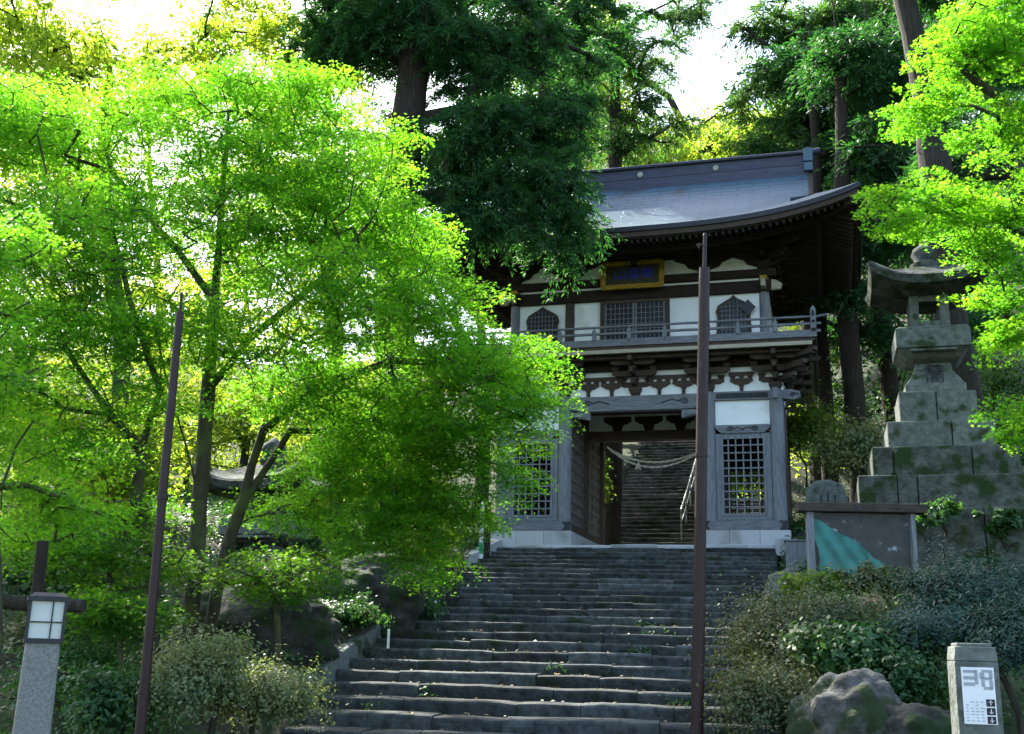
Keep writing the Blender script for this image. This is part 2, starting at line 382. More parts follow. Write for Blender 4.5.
# ------------------------------------------------------------------ terrain
SL = .15/.66
def z_stair(Y): return 4.28 - SL*(28.3-Y)
LEFT_PX = [(0,505,547),(2,487,556),(4,473,565),(6,462,575),(8,448,586),(11,432,603),(14,412,622),(16,392,638),(18,365,655),(20,338,678),(21,326,692),(23,300,722),(28,240,790)]
def stepY(k): return 28.3 - .66*k
def left_px(k):
    for (a, x0, y0), (b, x1, y1) in zip(LEFT_PX[:-1], LEFT_PX[1:]):
        if a <= k <= b: t = (k-a)/(b-a); return x0+(x1-x0)*t, y0+(y1-y0)*t
    return LEFT_PX[-1][1:]
def stair_dir(k):
    a = R(16 - 8*min(k, 23)/23); return Vector((math.cos(a), -math.sin(a), 0))
def step_ends(k):
    """left and right end of nosing k"""
    Pk = P(630, 600, stepY(k)); Pk.z = 4.28 - .15*k
    d = stair_dir(k); nrm = Vector((-d.y, d.x, 0)); lx, ly = left_px(k); r = ray(lx, ly)
    t = (Pk - Vector((0, 0, 0))).dot(nrm) / r.dot(nrm); X = r*t; uL = (Vector((X.x, X.y, 0)) - Vector((Pk.x, Pk.y, 0))).dot(d)
    uR = 3.62 - .08*k
    return Pk, d, nrm, uL, uR
_ends = [step_ends(k) for k in range(0, 29)]
_le = np.array([((e[0]+e[1]*e[3]).y, (e[0]+e[1]*e[3]).x) for e in _ends])[::-1]
_re = np.array([((e[0]+e[1]*e[4]).y, (e[0]+e[1]*e[4]).x) for e in _ends])[::-1]
def sstep(a, b, x):
    t = np.clip((x-a)/(b-a), 0, 1); return t*t*(3-2*t)
def vnoise(x, y, s, seed=0):
    r = np.sin(x*s*1.3+seed*1.7+2*np.sin(y*s*.7+seed))*np.cos(y*s*1.1-seed+1.5*np.sin(x*s*.9)); return r
def ground(x, y):
    x = np.asarray(x, float); y = np.asarray(y, float)
    zs = np.clip(4.28 - SL*(28.3-y), 0, 4.27)
    xl = np.interp(y, _le[:, 0], _le[:, 1]); xr = np.interp(y, _re[:, 0], _re[:, 1])
    dl = np.clip(xl-x, 0, 30); dr = np.clip(x-xr, 0, 30)
    inside = (x > xl-.1) & (x < xr+.1)
    up = sstep(8.5, 13, y)*(1-sstep(27, 29, y)*.8)
    z = zs + np.where(x < xl, sstep(0, 1.2, dl)*.45*up + sstep(1.5, 5, dl)*.7*up*sstep(13.5, 16.5, y), 0)
    z = z + np.where(x > xr, sstep(0, .8, dr)*.6*up, 0)
    # terrace under the stone lantern and the notice board
    terr = sstep(16.6, 18.4, y)*sstep(.2, 1.6, dr)*(1-sstep(26, 30, y)); z = np.maximum(z, 2.95*terr)
    # hill behind the gate
    hl = .30 + .25*sstep(-2, 8, x)
    hill = np.clip(y-36.5, 0, 200)*hl; z = z + hill*(1-.0*x) + 1.2*vnoise(x, y, .18, 3)*sstep(38, 60, y)
    z = z - np.clip(-x-8, 0, 40)*.06*sstep(12, 25, y) + np.clip(x-12, 0, 30)*.3*sstep(8, 20, y)
    z = z + np.where(inside & (y < 36), -.42, .06*vnoise(x, y, 1.9, 1) + .03*vnoise(x, y, 5, 2))
    s2 = (y >= 36) & (np.abs((x-(3.3+.287*(y-28.6)))) < 3.2); z = np.where(s2, z-.3 - .0*y, z)
    return z
def gz(x, y): return float(ground(x, y))
def gp(px, py_unused, Y, dz=0):
    p = P(px, 600, Y); return Vector((p.x, p.y, gz(p.x, p.y)+dz))
xs = np.concatenate([np.linspace(-220, -30, 20), np.linspace(-28, -12, 40), np.linspace(-11.9, 16, 260), np.linspace(16.5, 40, 40), np.linspace(45, 220, 20)])
ys = np.concatenate([np.linspace(-120, 4, 16), np.linspace(4.4, 7.9, 10), np.linspace(8, 38, 270), np.linspace(38.3, 70, 60), np.linspace(72, 260, 30)])
X, Y = np.meshgrid(xs, ys); Z = ground(X, Y)
V = np.stack([X, Y, Z], -1).reshape(-1, 3); nx, ny = len(xs), len(ys)
idx = np.arange(nx*ny).reshape(ny, nx)
F = np.stack([idx[:-1, :-1], idx[:-1, 1:], idx[1:, 1:], idx[1:, :-1]], -1).reshape(-1, 4)
g = npmesh('ground', V, F, M['soil']); tag(g, kind='structure'); g.data.polygons.foreach_set('use_smooth', [True]*len(F))

# ------------------------------------------------------------------ stone staircase
stair = empty('stone_staircase', (0, 0, 0), 0, 'wide worn stone staircase climbing from the foreground up to the gate', 'staircase')
def stone_row(mb, P0, d, nrm, uL, uR, rise, tread, rough=1.0, lmin=.7, lmax=1.9):
    u = uL
    while u < uR-.05:
        L = min(rnd.uniform(lmin, lmax), uR-u)
        if uR-u-L < .35: L = uR-u
        n = max(2, int(L/.22)); jz = rnd.uniform(-.012, .008)*rough; jy = rnd.uniform(-.02, .02)*rough; tl = rnd.uniform(-.012, .012)*rough
        gap = .004*rough; vs = []; ph = rnd.random()*9
        for i in range(n+1):
            f = i/n; uu = u + gap + (L-2*gap)*f
            e = (math.sin(ph+uu*2.3)*.004 + math.sin(ph*2+uu*9.7)*.002 + rnd.uniform(-.004, .004))*rough
            cor = -.007*rough if i in (0, n) else 0
            z = jz + tl*f + e + cor; y = jy + rnd.uniform(-.008, .008)*rough
            b = P0 + d*uu
            for (yy, zz) in ((tread+.1, z), (.05+y, z+.004), (.012+y, z-.008), (y-.004, z-.035), (y+rnd.uniform(-.012, .01)*rough, z-rise*.55), (y+.015, -rise-.05), (tread+.1, -rise-.05)):
                vs.append(b + nrm*yy + Vector((0, 0, zz)))
        K = 7; fs = []
        for i in range(n):
            for k in range(K-1): a = i*K+k; fs.append((a, a+K, a+K+1, a+1))
        fs += [tuple(range(K))[::-1], tuple(n*K+k for k in range(K))]
        mb.add(vs, fs, 0, False); u += L
for k in range(0, 29):
    P0, d, nrm, uL, uR = _ends[k]
    mb = MB(); stone_row(mb, P0, d, nrm, uL-.15, uR, .15, .66)
    if k == 0:
        # platform paving in front of and under the gate
        mb2 = MB(); mb2.box(Vector((G.x, G.y, 4.297-.1)) + E2*3.6 + E1*0, (8.4, 7.0, .2), rz=-PHI); o = mb2.build('landing', M['granite'], stair)
        o.location.z = -.012
    o = mb.build('step', M['granite'] if k == 0 else M['step'], stair)
# fallen leaves lying on the treads
fl = []
for k in range(1, 27):
    P0, d, nrm, uL, uR = _ends[k]
    for q in range(34):
        e_ = rnd.random(); uu = uL + (uR-uL)*(e_ if rnd.random() < .4 else (e_**2 if rnd.random() < .6 else 1-e_**2)); p_ = P0 + d*uu + nrm*rnd.uniform(.03, .62) + Vector((0, 0, .012)); fl.append(tuple(p_))
M['litter'] = leafmat('dead_leaf', (.12,.07,.025), (.3,.24,.1), (.2,.12,.03), (.3,.22,.08), .2)
fl = np.array(fl); o = leaves('leaf_litter', fl, rng.normal(0, .3, (len(fl), 3))+np.array([0, 0, 1]), rng.uniform(.035, .08, len(fl)), T_LEAF, M['litter'], None)
tag(o, 'scattered dead leaves and blossom lying on the stone treads', 'leaf litter', kind='stuff')
# cheek stones on the left and right
def strip(name, pts, wd, h, m, parent):
    mb = MB()
    for a, b in zip(pts[:-1], pts[1:]): mb.beam(Vector(a)+Vector((0,0,-h/2)), Vector(b)+Vector((0,0,-h/2)), wd, h)
    return mb.build(name, m, parent, bevel=.02)
def edge_pt(k, dz, du):
    P0, d, nrm, uL, uR = _ends[k]; return P0 + d*(uL+du) + Vector((0, 0, dz))
strip('cheek_stone', [edge_pt(0, .14, -.25), edge_pt(7, .18, -.18)], .36, .4, M['granite'], stair)
strip('cheek_stone', [edge_pt(k_, .16, -.12) for k_ in (16, 18, 20, 22)], .16, .4, M['stone'], stair)
P0, d, nrm, uL, uR = _ends[0]
mb = MB(); mb.box(P0 + d*(uR+.25) + Vector((0, -.1, -.14)), (.5, 1.3, .42), rz=-PHI); mb.build('cheek_stone', M['granite'], stair, bevel=.02)

# small weeds on the steps and marker stakes at the edge
wd0 = None
for i, (px, k, s) in enumerate([(643, 14, .22), (655, 15, .25), (645, 17, .25), (470, 9, .3), (352, 16, .5), (690, 21, .35), (375, 22, .3), (560, 19, .22), (405, 15, .45), (430, 21, .2)]):
    P0, d, nrm, uL, uR = _ends[k]; r = ray(px, 640); t = P0.dot(nrm)/r.dot(nrm); X = r*t
    loc = Vector((X.x, X.y, P0.z)) - nrm*.03
    root = empty('weed', loc - Vector((0,0,.15)), 0, None, 'weed', 'weeds growing out of the staircase joints')
    n = 50; C = rng.normal(0, 1, (n, 3))*np.array([s*.45, .06, .05]) + np.array([0, 0, .05])
    leaves('foliage', C, rng.normal(0, .5, (n, 3))+np.array([0, -.5, .8]), rng.uniform(.04, .08, n), T_LEAF, M['shrub'], root)
    mb = MB()
    for q in range(5): mb.tube([(0, .02, -.02), tuple(C[q])], .003, 4)
    mb.build('stem', M['shrub'], root)
    root['label'] = ['small weed in the stair joints near the middle pole, uppermost of that group', 'small weed in the stair joints just below the uppermost one by the middle pole', 'small weed three steps above the bottom group, left of the middle pole',
       'weed at the left edge of the stairs below the pale kerb stone', 'leafy weed at the left edge above the mossy kerb stone', 'weed beside the foot of the middle pole', 'weed low on the stairs near the left bush',
       'weed in the centre of the lower stairs', 'larger weed hugging the left edge halfway up the stairs', 'tiny weed on the lower left steps'][i]
for i, (px, py, k) in enumerate([(456, 594, 9), (435, 612, 13), (388, 643, 17), (769, 552, 1)]):
    P0, d, nrm, uL, uR = _ends[k]
    loc = P(px, py+4, stepY(k)-.1) if k != 1 else P(px, 560, 27.3)
    mb = MB(); mb.box((0, 0, .11), (.035, .035, .26)); mb.box((0, 0, .25), (.045, .045, .03), top=(.02, .02))
    o = mb.build('marker_stake', M['white'], None, loc=loc)
    tag(o, ['short white stake at the left stair edge, uppermost of three', 'short white stake at the left stair edge, middle of three', 'short white stake beside the sunlit mossy kerb', 'short white stake at the top right corner of the stairs'][i], 'stake', 'white stakes along the stair edges')

# ------------------------------------------------------------------ upper staircase seen through the gate
st2 = empty('upper_staircase', (0, 0, 0), 0, 'long shaded stone staircase seen through the open passage of the gate', 'staircase')
base2 = P(655, 545, 36.6); z0 = 4.2
for k in range(60):
    P0 = Vector((base2.x, base2.y, 0)) + E2*(.36*k); P0.z = z0 + .19*(k+1)
    mb = MB(); stone_row(mb, P0, E1, E2, -2.4, 3.4, .19, .36, 1.1, .8, 1.8); mb.build('step', M['step2'], st2)
    if k == 0: B2 = P0.copy()
hr = empty('handrail', B2, -PHI, 'pale metal handrail running up the right side of the upper staircase', 'handrail')
pt = [(.62, .36*k*1.0-.1, .19*k+.95) for k in range(6, 34)]
mb = MB(); mb.tube(pt, .035, 8); mb.build('rail', M['steel'], hr)
for k in range(6, 34, 4):
    mb = MB(); mb.tube([(.62, .36*k-.1, .19*k-.1), (.62, .36*k-.1, .19*k+.95)], .028, 8); mb.build('post', M['steel'], hr)
mb = MB(); mb.tube([(x, y, z-.45) for x, y, z in pt], .02, 6); mb.build('rail', M['steel'], hr)

# ------------------------------------------------------------------ temple gate (local x = along the front, y = depth, z = up)
gate = empty('temple_gate', G, -PHI, 'two-storey wooden temple gate with white plaster walls, balcony and sweeping dark roof', 'temple gate')
PX = [-3.64, -1.92, 1.92, 3.64]; DEP = 4.6
def part(mb, name, m, parent=gate, bevel=0): return mb.build(name, m, parent, bevel)
for sx in (-1, 1):
    for y0 in (0, 4.6):
        mb = MB(); n = 3
        for i in range(n):
            a = 1.66 + (2.24)*i/n; b = 1.66 + 2.24*(i+1)/n - .006
            mb.bb(min(sx*a, sx*b), max(sx*a, sx*b), y0-.28, y0+.28, -.04, .34)
        part(mb, 'base_block', M['granite'], bevel=.012)
    mb = MB(); mb.bb(min(sx*1.66, sx*2.05), max(sx*1.66, sx*2.05), .29, 4.31, -.04, .335); part(mb, 'base_block', M['granite'], bevel=.012)
    mb = MB(); mb.bb(min(sx*3.5, sx*3.88), max(sx*3.5, sx*3.88), .29, 4.31, -.04, .335); part(mb, 'base_block', M['granite'], bevel=.012)
for y0 in (0, 2.3, 4.6):
    for x in PX:
        mb = MB(); mb.tube([(x, y0, .3), (x, y0, .42), (x, y0, 3.85), (x, y0, 3.97)], [.2, .185, .18, .155], 16)
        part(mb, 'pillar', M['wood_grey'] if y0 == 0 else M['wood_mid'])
def spiral(mb, cx, cz, r, y, sgn=1, turns=1.6, rad=.014, tail=.5):
    pts = []
    for i in range(26):
        t = i/25; a = t*turns*2*math.pi; rr = r*(1-.8*t); pts.append((cx + sgn*rr*math.cos(a), y, cz + rr*math.sin(a)*.8))
    mb.tube(pts, rad, 5)
    mb.tube([(cx + sgn*(r+.0), y, cz), (cx+sgn*(r+tail*.4), y, cz+r*.5), (cx+sgn*(r+tail), y, cz-r*.3)], rad, 5)
def fan_bracket(mb, x, z0, lev, y=0, out=.0, rise=.26, mi=0, w0=.3, both=True):
    """stacked bracket complex on top of a pillar; every level reaches further sideways and outward (-y)"""
    mb.box((x, y, z0+.07), (w0*.75, w0*.75, .14), top=(w0*1.15, w0*1.15), mi=mi); mb.box((x, y, z0+.18), (w0*1.15, w0*1.15, .08), mi=mi)
    z = z0+.22
    for k in range(lev):
        half = .42 + .17*k if k < 2 else .6
        yo = y - k*out
        mb.prism([(x-half, z+.15), (x-half, z+.06), (x-half+.12, z), (x+half-.12, z), (x+half, z+.06), (x+half, z+.15)], yo-.055, yo+.055, mi)
        # outward arm with curved nose
        pr = (k+1)*out+.12
        mb.box((x, y - pr/2, z+.07), (.11, pr+.3, .13), mi=mi); mb.box((x, y-pr-.06, z+.095), (.1, .16, .08), mi=mi)
        for dx in (-half+.08, 0, half-.08):
            mb.box((x+dx, yo, z+.18), (.13, .13, .06), top=(.19, .19), mi=mi); mb.box((x+dx, yo, z+.225), (.19, .19, .04), mi=mi)
        mb.box((x, y-(k+1)*out, z+.18), (.13, .13, .06), top=(.19, .19), mi=mi)
        z += rise
def corner_arm(mb, x, z0, lev, y, out, sx, rise=.26):
    z = z0+.22
    for k in range(lev):
        pr = (k+1)*out*1.25+.25; a = math.atan2(-1, sx)
        mb.box((x+math.cos(a)*pr/2, y+math.sin(a)*pr/2, z+.07), (pr, .13, .14), rz=a)
        mb.box((x+math.cos(a)*pr, y+math.sin(a)*pr, z+.1), (.2, .12, .1), rz=a)
        mb.prism([(x+sx*.1, z+.14), (x+sx*.1, z), (x+sx*(pr*.8), z+.02), (x+sx*(pr*.85), z+.14)], y-.06, y+.06)
        z += rise
# beams along the front
for sx in (-1, 1):
    x0, x1 = sorted((sx*1.92, sx*3.64))
    mb = MB(); mb.prism([(x0-.2, .40), (x0-.1, .345), (x1+.1, .345), (x1+.2, .40), (x1+.2, .56), (x1+.1, .6), (x0-.1, .6), (x0-.2, .56)], -.22, -.02); ob = part(mb, 'sill_beam', M['wood_grey_h'])
    for xx in (x0-.19, x1+.19):
        s2 = 1 if xx < (x0+x1)/2 else -1
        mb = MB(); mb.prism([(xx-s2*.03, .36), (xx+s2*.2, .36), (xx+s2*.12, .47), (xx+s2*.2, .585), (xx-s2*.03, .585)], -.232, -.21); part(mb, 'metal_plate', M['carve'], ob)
    # window lattice
    wx0, wx1 = x0+.3, x1-.3
    win = part(MB().bb(x0+.17, wx0-.0, -.1, .02, .62, 2.84).bb(wx1, x1-.17, -.1, .02, .62, 2.84).bb(wx0, wx1, -.1, .02, 2.76, 2.84).bb(wx0, wx1, -.1, .02, .62, .72), 'lattice_window', M['wood_grey'], bevel=.006)
    mb = MB()
    mb.bb(wx0, wx0+.06, -.12, -.04, .72, 2.76); mb.bb(wx1-.06, wx1, -.12, -.04, .72, 2.76); mb.bb(wx0, wx1, -.118, -.042, .72, .78); mb.bb(wx0, wx1, -.118, -.042, 2.7, 2.76)
    part(mb, 'frame', M['wood_grey'], win)
    mb = MB()
    for i in range(1, 6): x = wx0 + (wx1-wx0)*i/6; mb.bb(x-.017, x+.017, -.098, -.066, .72, 2.76)
    for i in range(1, 10): z = .75+ 1.98*i/10; mb.bb(wx0+.03, wx1-.03, -.11, -.08, z-.017, z+.017)
    part(mb, 'lattice', M['wood_grey'], win)
    # carved beam, white panel, head beam
    mb = MB(); mb.prism([(x0+.17, 3.06), (x0+.17, 2.98), (x0+.32, 2.84), (x1-.32, 2.84), (x1-.17, 2.98), (x1-.17, 3.06)], -.15, .05); cb = part(mb, 'carved_beam', M['wood_grey_h'], bevel=.01)
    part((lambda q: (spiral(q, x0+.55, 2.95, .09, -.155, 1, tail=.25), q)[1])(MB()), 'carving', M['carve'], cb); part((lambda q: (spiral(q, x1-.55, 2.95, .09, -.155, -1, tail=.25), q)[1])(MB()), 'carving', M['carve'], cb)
    part(MB().bb(x0+.15, x1-.15, -.04, .02, 3.06, 3.72), 'plaster_panel', M['plaster'])
    mb = MB().bb(x0-.18, x1+.18, -.13, .1, 3.72, 3.95); hb = part(mb, 'head_beam', M['wood_grey_h'], bevel=.01)
    mb = MB(); mb.bb(x0+.2, x1-.2, -.136, -.128, 3.76, 3.9); part(mb, 'carving', M['carve'], hb)
    # outer side wall boards, inner passage wall boards
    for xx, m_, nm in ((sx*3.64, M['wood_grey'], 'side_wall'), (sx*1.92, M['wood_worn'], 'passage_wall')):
        for ya, yb in ((.2, 2.1), (2.5, 4.4)):
            if nm == 'side_wall' and sx == 1:      # open timber grille on this side: daylight shows through the front lattice
                mb = MB()
                for i in range(9): yy = ya + (yb-ya)*(i+.5)/9; mb.bb(xx-.03, xx+.03, yy-.022, yy+.022, .6, 3.0)
                mb.bb(xx-.04, xx+.04, ya, yb, 3.0, 3.9)
            else:
                mb = MB(); mb.bb(xx-.03, xx+.03, ya, yb, .6, 3.7)
                for zz in (.62, .9, 1.2, 1.5, 1.8, 2.1, 2.4, 2.7, 3.0, 3.4): mb.bb(xx-.07, xx+.07, ya-.02, yb+.02, zz, zz+.12)
                for yy in (ya+.0, (ya+yb)/2, yb-.1): mb.bb(xx-.062, xx+.062, yy, yy+.1, .6, 3.7)
            part(mb, nm, m_)
        mb = MB(); mb.bb(xx-.1, xx+.1, -.18, 4.9, .346, .58); part(mb, 'tie_beam', M['wood_mid']); mb = MB(); mb.bb(xx-.1, xx+.1, .1, 4.5, 3.722, 3.945); part(mb, 'tie_beam', M['wood_mid'])
    # rear wall of the guardian bay: closed on the left, open lattice on the right
    mb = MB()
    if sx < 0: mb.bb(x0+.15, x1-.15, 2.27, 2.33, .5, 3.8)
    else:
        mb.bb(x0+.15, x1-.15, 4.57, 4.63, 2.6, 3.8)
        for i in range(4): x = x0+.3+(x1-x0-.6)*i/3; mb.bb(x-.02, x+.02, 4.58, 4.62, .5, 2.6)
    part(mb, 'rear_wall', M['wood_mid'])
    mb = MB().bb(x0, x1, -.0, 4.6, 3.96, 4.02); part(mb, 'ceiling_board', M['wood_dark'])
# centre bay beams (front, middle, rear)
mb = MB(); mb.prism([(-1.78, 3.93), (-1.78, 3.6), (-1.5, 3.53), (1.5, 3.53), (1.78, 3.6), (1.78, 3.93)], -.14, .12); cb = part(mb, 'rainbow_beam', M['wood_grey_h'], bevel=.012)
mb = MB()
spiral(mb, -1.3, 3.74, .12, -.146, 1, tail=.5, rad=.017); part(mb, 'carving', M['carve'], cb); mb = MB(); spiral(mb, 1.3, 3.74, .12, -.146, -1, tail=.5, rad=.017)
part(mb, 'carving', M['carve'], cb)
for sx in (-1, 1):
    mb = MB(); x = sx*1.5
    mb.prism([(x-sx*.28, 3.52), (x+sx*.28, 3.52), (x+sx*.24, 3.42), (x-sx*.28, 3.3)], -.1, .1); mb.bb(x-.2, x+.2, -.13, .13, 3.38, 3.46)
    part(mb, 'beam_bracket', M['wood_grey_h'], bevel=.01)
for y0, zt in ((2.3, 3.44), (4.6, 3.86)):
    mb = MB(); mb.bb(-1.8, 1.8, y0-.12, y0+.12, zt-.27, zt); part(mb, 'lintel', M['wood_mid'])
    if y0 > 3: continue
    mb = MB()
    for x in (-.9, 0, .9): mb.box((x, y0, zt+.1), (.2, .2, .2), top=(.34, .3)); mb.prism([(x-.4, zt+.42), (x-.4, zt+.3), (x-.25, zt+.2), (x+.25, zt+.2), (x+.4, zt+.3), (x+.4, zt+.42)], y0-.08, y0+.08)
    part(mb, 'bracket', M['wood_dark'])
    part(MB().bb(-1.8, 1.8, y0-.02, y0+.02, zt, 3.93), 'plaster_panel', M['plaster'])
mb = MB(); mb.bb(-1.9, 1.9, .1, 4.5, 3.96, 4.02); part(mb, 'ceiling_board', M['wood_dark'])
# projecting noses at the outer pillars
for sx in (-1, 1):
    mb = MB(); x = sx*3.64
    mb.prism([(x+sx*.1, 3.73), (x+sx*.45, 3.68), (x+sx*.62, 3.76), (x+sx*.6, 3.9), (x+sx*.4, 3.96), (x+sx*.1, 3.95)], -.1, .08)
    mb.box((x, -.3, 3.82), (.14, .45, .2)); mb.box((x, -.5, 3.78), (.13, .14, .28)); nb = part(mb, 'beam_nose', M['wood_grey_h'], bevel=.012)
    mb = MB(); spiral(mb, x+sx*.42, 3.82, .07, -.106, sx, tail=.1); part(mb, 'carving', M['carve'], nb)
# frieze: white plaster and bracket complexes
part(MB().bb(-3.8, 3.8, -.03, .03, 3.95, 4.62), 'plaster_frieze', M['plaster'])
part(MB().bb(-3.85, 3.85, -.2, .2, 4.62, 4.8), 'wall_plate', M['wood_dark'])
part(MB().bb(-4.3, 4.3, -.8, -.64, 4.78, 4.9), 'wall_plate', M['wood_mid'])
part(MB().bb(-3.8, -3.72, 0, 4.6, 3.95, 4.8).bb(3.72, 3.8, 0, 4.6, 3.95, 4.8), 'plaster_frieze', M['plaster'])
lowx = [-3.64, -1.92, 0, 1.92, 3.64]
for x in lowx:
    mb = MB(); fan_bracket(mb, x, 3.95, 3, 0, .27, .25)
    if abs(x) > 3: corner_arm(mb, x, 3.95, 3, 0, .3, 1 if x > 0 else -1, .25)
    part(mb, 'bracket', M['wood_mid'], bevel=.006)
for x in (-2.78, -1.28, -.64, .64, 1.28, 2.78):
    mb = MB(); mb.box((x, -.04, 4.02), (.09, .12, .16)); mb.box((x, -.04, 4.12), (.12, .14, .06), top=(.18, .16))
    mb.prism([(x-.28, 4.3), (x-.3, 4.24), (x-.16, 4.15), (x+.16, 4.15), (x+.3, 4.24), (x+.28, 4.3)], -.1, .03)
    for dx in (-.22, 0, .22): mb.box((x+dx, -.05, 4.34), (.1, .12, .08), top=(.15, .15))
    mb.bb(x-.32, x+.32, -.1, .0, 4.38, 4.47)
    part(mb, 'strut_bracket', M['wood_mid'], bevel=.005)
# side brackets (the side walls carry the same complexes)
for sx in (-1, 1):
    for y0 in (1.15, 2.3, 3.45, 4.6):
        mb = MB(); mb.box((sx*3.7, y0, 4.02), (.3, .3, .14)); z = 4.12
        for k in range(3):
            pr = .3+.27*k; mb.bb(*sorted((sx*3.6, sx*(3.7+pr))), y0-.06, y0+.06, z, z+.13); mb.bb(sx*(3.7+.27*k)-.055, sx*(3.7+.27*k)+.055, y0-.4, y0+.4, z+.02, z+.15)
            for dy in (-.33, 0, .33): mb.box((sx*(3.7+.27*k), y0+dy, z+.18), (.14, .14, .07), top=(.19, .19))
            z += .25
        part(mb, 'bracket', M['wood_mid'], bevel=.005)
# balcony
BX, BY0, BY1 = 4.72, -1.12, 5.72
part(MB().bb(-BX+.05, BX-.05, BY0+.05, BY1-.05, 4.96, 5.04), 'balcony_floor', M['wood_mid'])
mb = MB(); mb.bb(-BX+.12, BX-.12, BY0+.03, BY0+.13, 4.86, 4.955); mb.bb(-BX+.12, -BX+.22, BY0+.135, BY1, 4.86, 4.955); mb.bb(BX-.22, BX-.12, BY0+.135, BY1, 4.86, 4.955)
part(mb, 'balcony_joist', M['wood_pale'])
mb = MB()
for x in [i*.5 for i in range(-8, 9)]: mb.bb(x-.05, x+.05, BY0+.15, 0, 4.84, 4.94)
part(mb, 'balcony_joist', M['wood_dark'])
mb = MB(); mb.bb(-BX, BX, BY0, BY0+.14, 5.045, 5.17); mb.bb(-BX, -BX+.14, BY0+.145, BY1, 5.045, 5.17); mb.bb(BX-.14, BX, BY0+.145, BY1, 5.045, 5.17)
part(mb, 'balcony_edge', M['wood_grey_h'], bevel=.008)
rail = MB(); ext = .28; yr = BY0+.07; xr_ = BX-.07
rail.tube([(-BX-ext, yr, 5.62), (-BX-.05, yr, 5.585), (BX+.05, yr, 5.585), (BX+ext, yr, 5.62)], .032, 10)
rail.bb(-BX-.12, BX+.12, yr-.035, yr+.035, 5.375, 5.43); rail.bb(-BX-.1, BX+.1, yr-.05, yr+.05, 5.175, 5.235)
for sx in (-1, 1):
    rail.tube([(sx*xr_, BY0-ext, 5.66), (sx*xr_, BY0-.02, 5.625), (sx*xr_, BY1, 5.625)], .032, 10)
    rail.bb(sx*xr_-.035, sx*xr_+.035, BY0-.15, BY1, 5.432, 5.487); rail.bb(sx*xr_-.05, sx*xr_+.05, BY0-.12, BY1, 5.237, 5.29)
rl = part(rail, 'balcony_railing', M['wood_grey_h'])
nps = 10
for i in range(nps+1):
    x = -BX+.07 + (2*BX-.14)*i/nps; big = i in (0, nps)
    mb = MB(); mb.bb(x-(.07 if big else .055), x+(.07 if big else .055), yr-.05, yr+.05, 5.16, 5.37 if not big else 5.72)
    if big: mb.tube([(x, yr, 5.72), (x, yr, 5.76), (x, yr, 5.8), (x, yr, 5.88)], [.05, .075, .06, .01], 10)
    else: mb.bb(x-.05, x+.05, yr-.036, yr+.036, 5.432, 5.50); mb.box((x, yr, 5.525), (.05, .05, .06))
    part(mb, 'baluster', M['wood_grey'], rl)
for sx in (-1, 1):
    for i in range(1, 7):
        y = BY0 + (BY1-BY0)*i/7; part(MB().bb(sx*xr_-.045, sx*xr_+.045, y-.05, y+.05, 5.17, 5.6), 'baluster', M['wood_grey'], rl)
# upper storey
UX = [-3.42, -1.85, 1.85, 3.42]
for y0 in (.1, 4.5):
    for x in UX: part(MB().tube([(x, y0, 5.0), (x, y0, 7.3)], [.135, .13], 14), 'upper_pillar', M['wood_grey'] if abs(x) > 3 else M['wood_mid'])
mb = MB()
mb.bb(-3.4, 3.4, .08, .14, 5.04, 6.66); mb.bb(-3.4, 3.4, .06, .14, 6.98, 7.07); mb.bb(-3.4, 3.4, .06, .14, 7.28, 7.74)
for sx in (-1, 1): mb.bb(sx*3.42-.03, sx*3.42+.03, .15, 4.5, 5.04, 7.95)
mb.bb(-3.4, 3.4, 4.46, 4.52, 5.04, 7.95)
part(mb, 'plaster_wall', M['plaster'])
mb = MB(); mb.bb(-3.62, 3.62, -.06, .055, 6.66, 6.975); part(mb, 'tie_beam', M['wood_dark'], bevel=.01)
part(MB().bb(-3.45, 3.45, .03, .13, 7.745, 8.1), 'eave_board', M['wood_dark'])
mb = MB(); mb.bb(-3.75, 3.75, -.09, .05, 7.075, 7.28); part(mb, 'tie_beam', M['wood_dark'], bevel=.01)
mb = MB(); mb.bb(-3.5, 3.5, 0, .075, 5.1, 5.22); part(mb, 'sill_beam', M['wood_mid'])
for sx in (-1, 1):
    mb = MB(); mb.prism([(sx*3.5, 6.68), (sx*3.86, 6.7), (sx*3.9, 6.85), (sx*3.72, 6.97), (sx*3.5, 6.97)], -.05, .05); mb.bb(sx*3.42-.06, sx*3.42+.06, -.4, -.06, 6.7, 6.9); part(mb, 'beam_nose', M['wood_pale'], bevel=.01)
    mb = MB(); mb.bb(sx*3.42-.09, sx*3.42+.09, -.15, .055, 6.98, 7.07); part(mb, 'metal_plate', M['gold'])
# centre lattice doors
dr = part(MB().bb(-.98, -.86, -.02, .075, 5.23, 6.655).bb(.8, .92, -.02, .075, 5.23, 6.655).bb(-.855, .795, -.02, .075, 6.56, 6.655), 'lattice_door', M['wood_mid'])
part(MB().bb(-.86, .8, .02, .078, 5.23, 6.56), 'backing', M['black'], dr)
for a, b in ((-.86, -.04), (-.02, .8)):
    mb = MB(); mb.bb(a, a+.05, -.0, .04, 5.23, 6.56); mb.bb(b-.05, b, 0, .04, 5.23, 6.56)
    for i in range(1, 6): x = a+.05+(b-a-.1)*i/6; mb.bb(x-.009, x+.009, -.0, .03, 5.23, 6.56)
    for i in range(1, 9): z = 5.23+1.33*i/9; mb.bb(a, b, -.008, .015, z-.009, z+.009)
    part(mb, 'lattice', M['wood_grey'], dr)
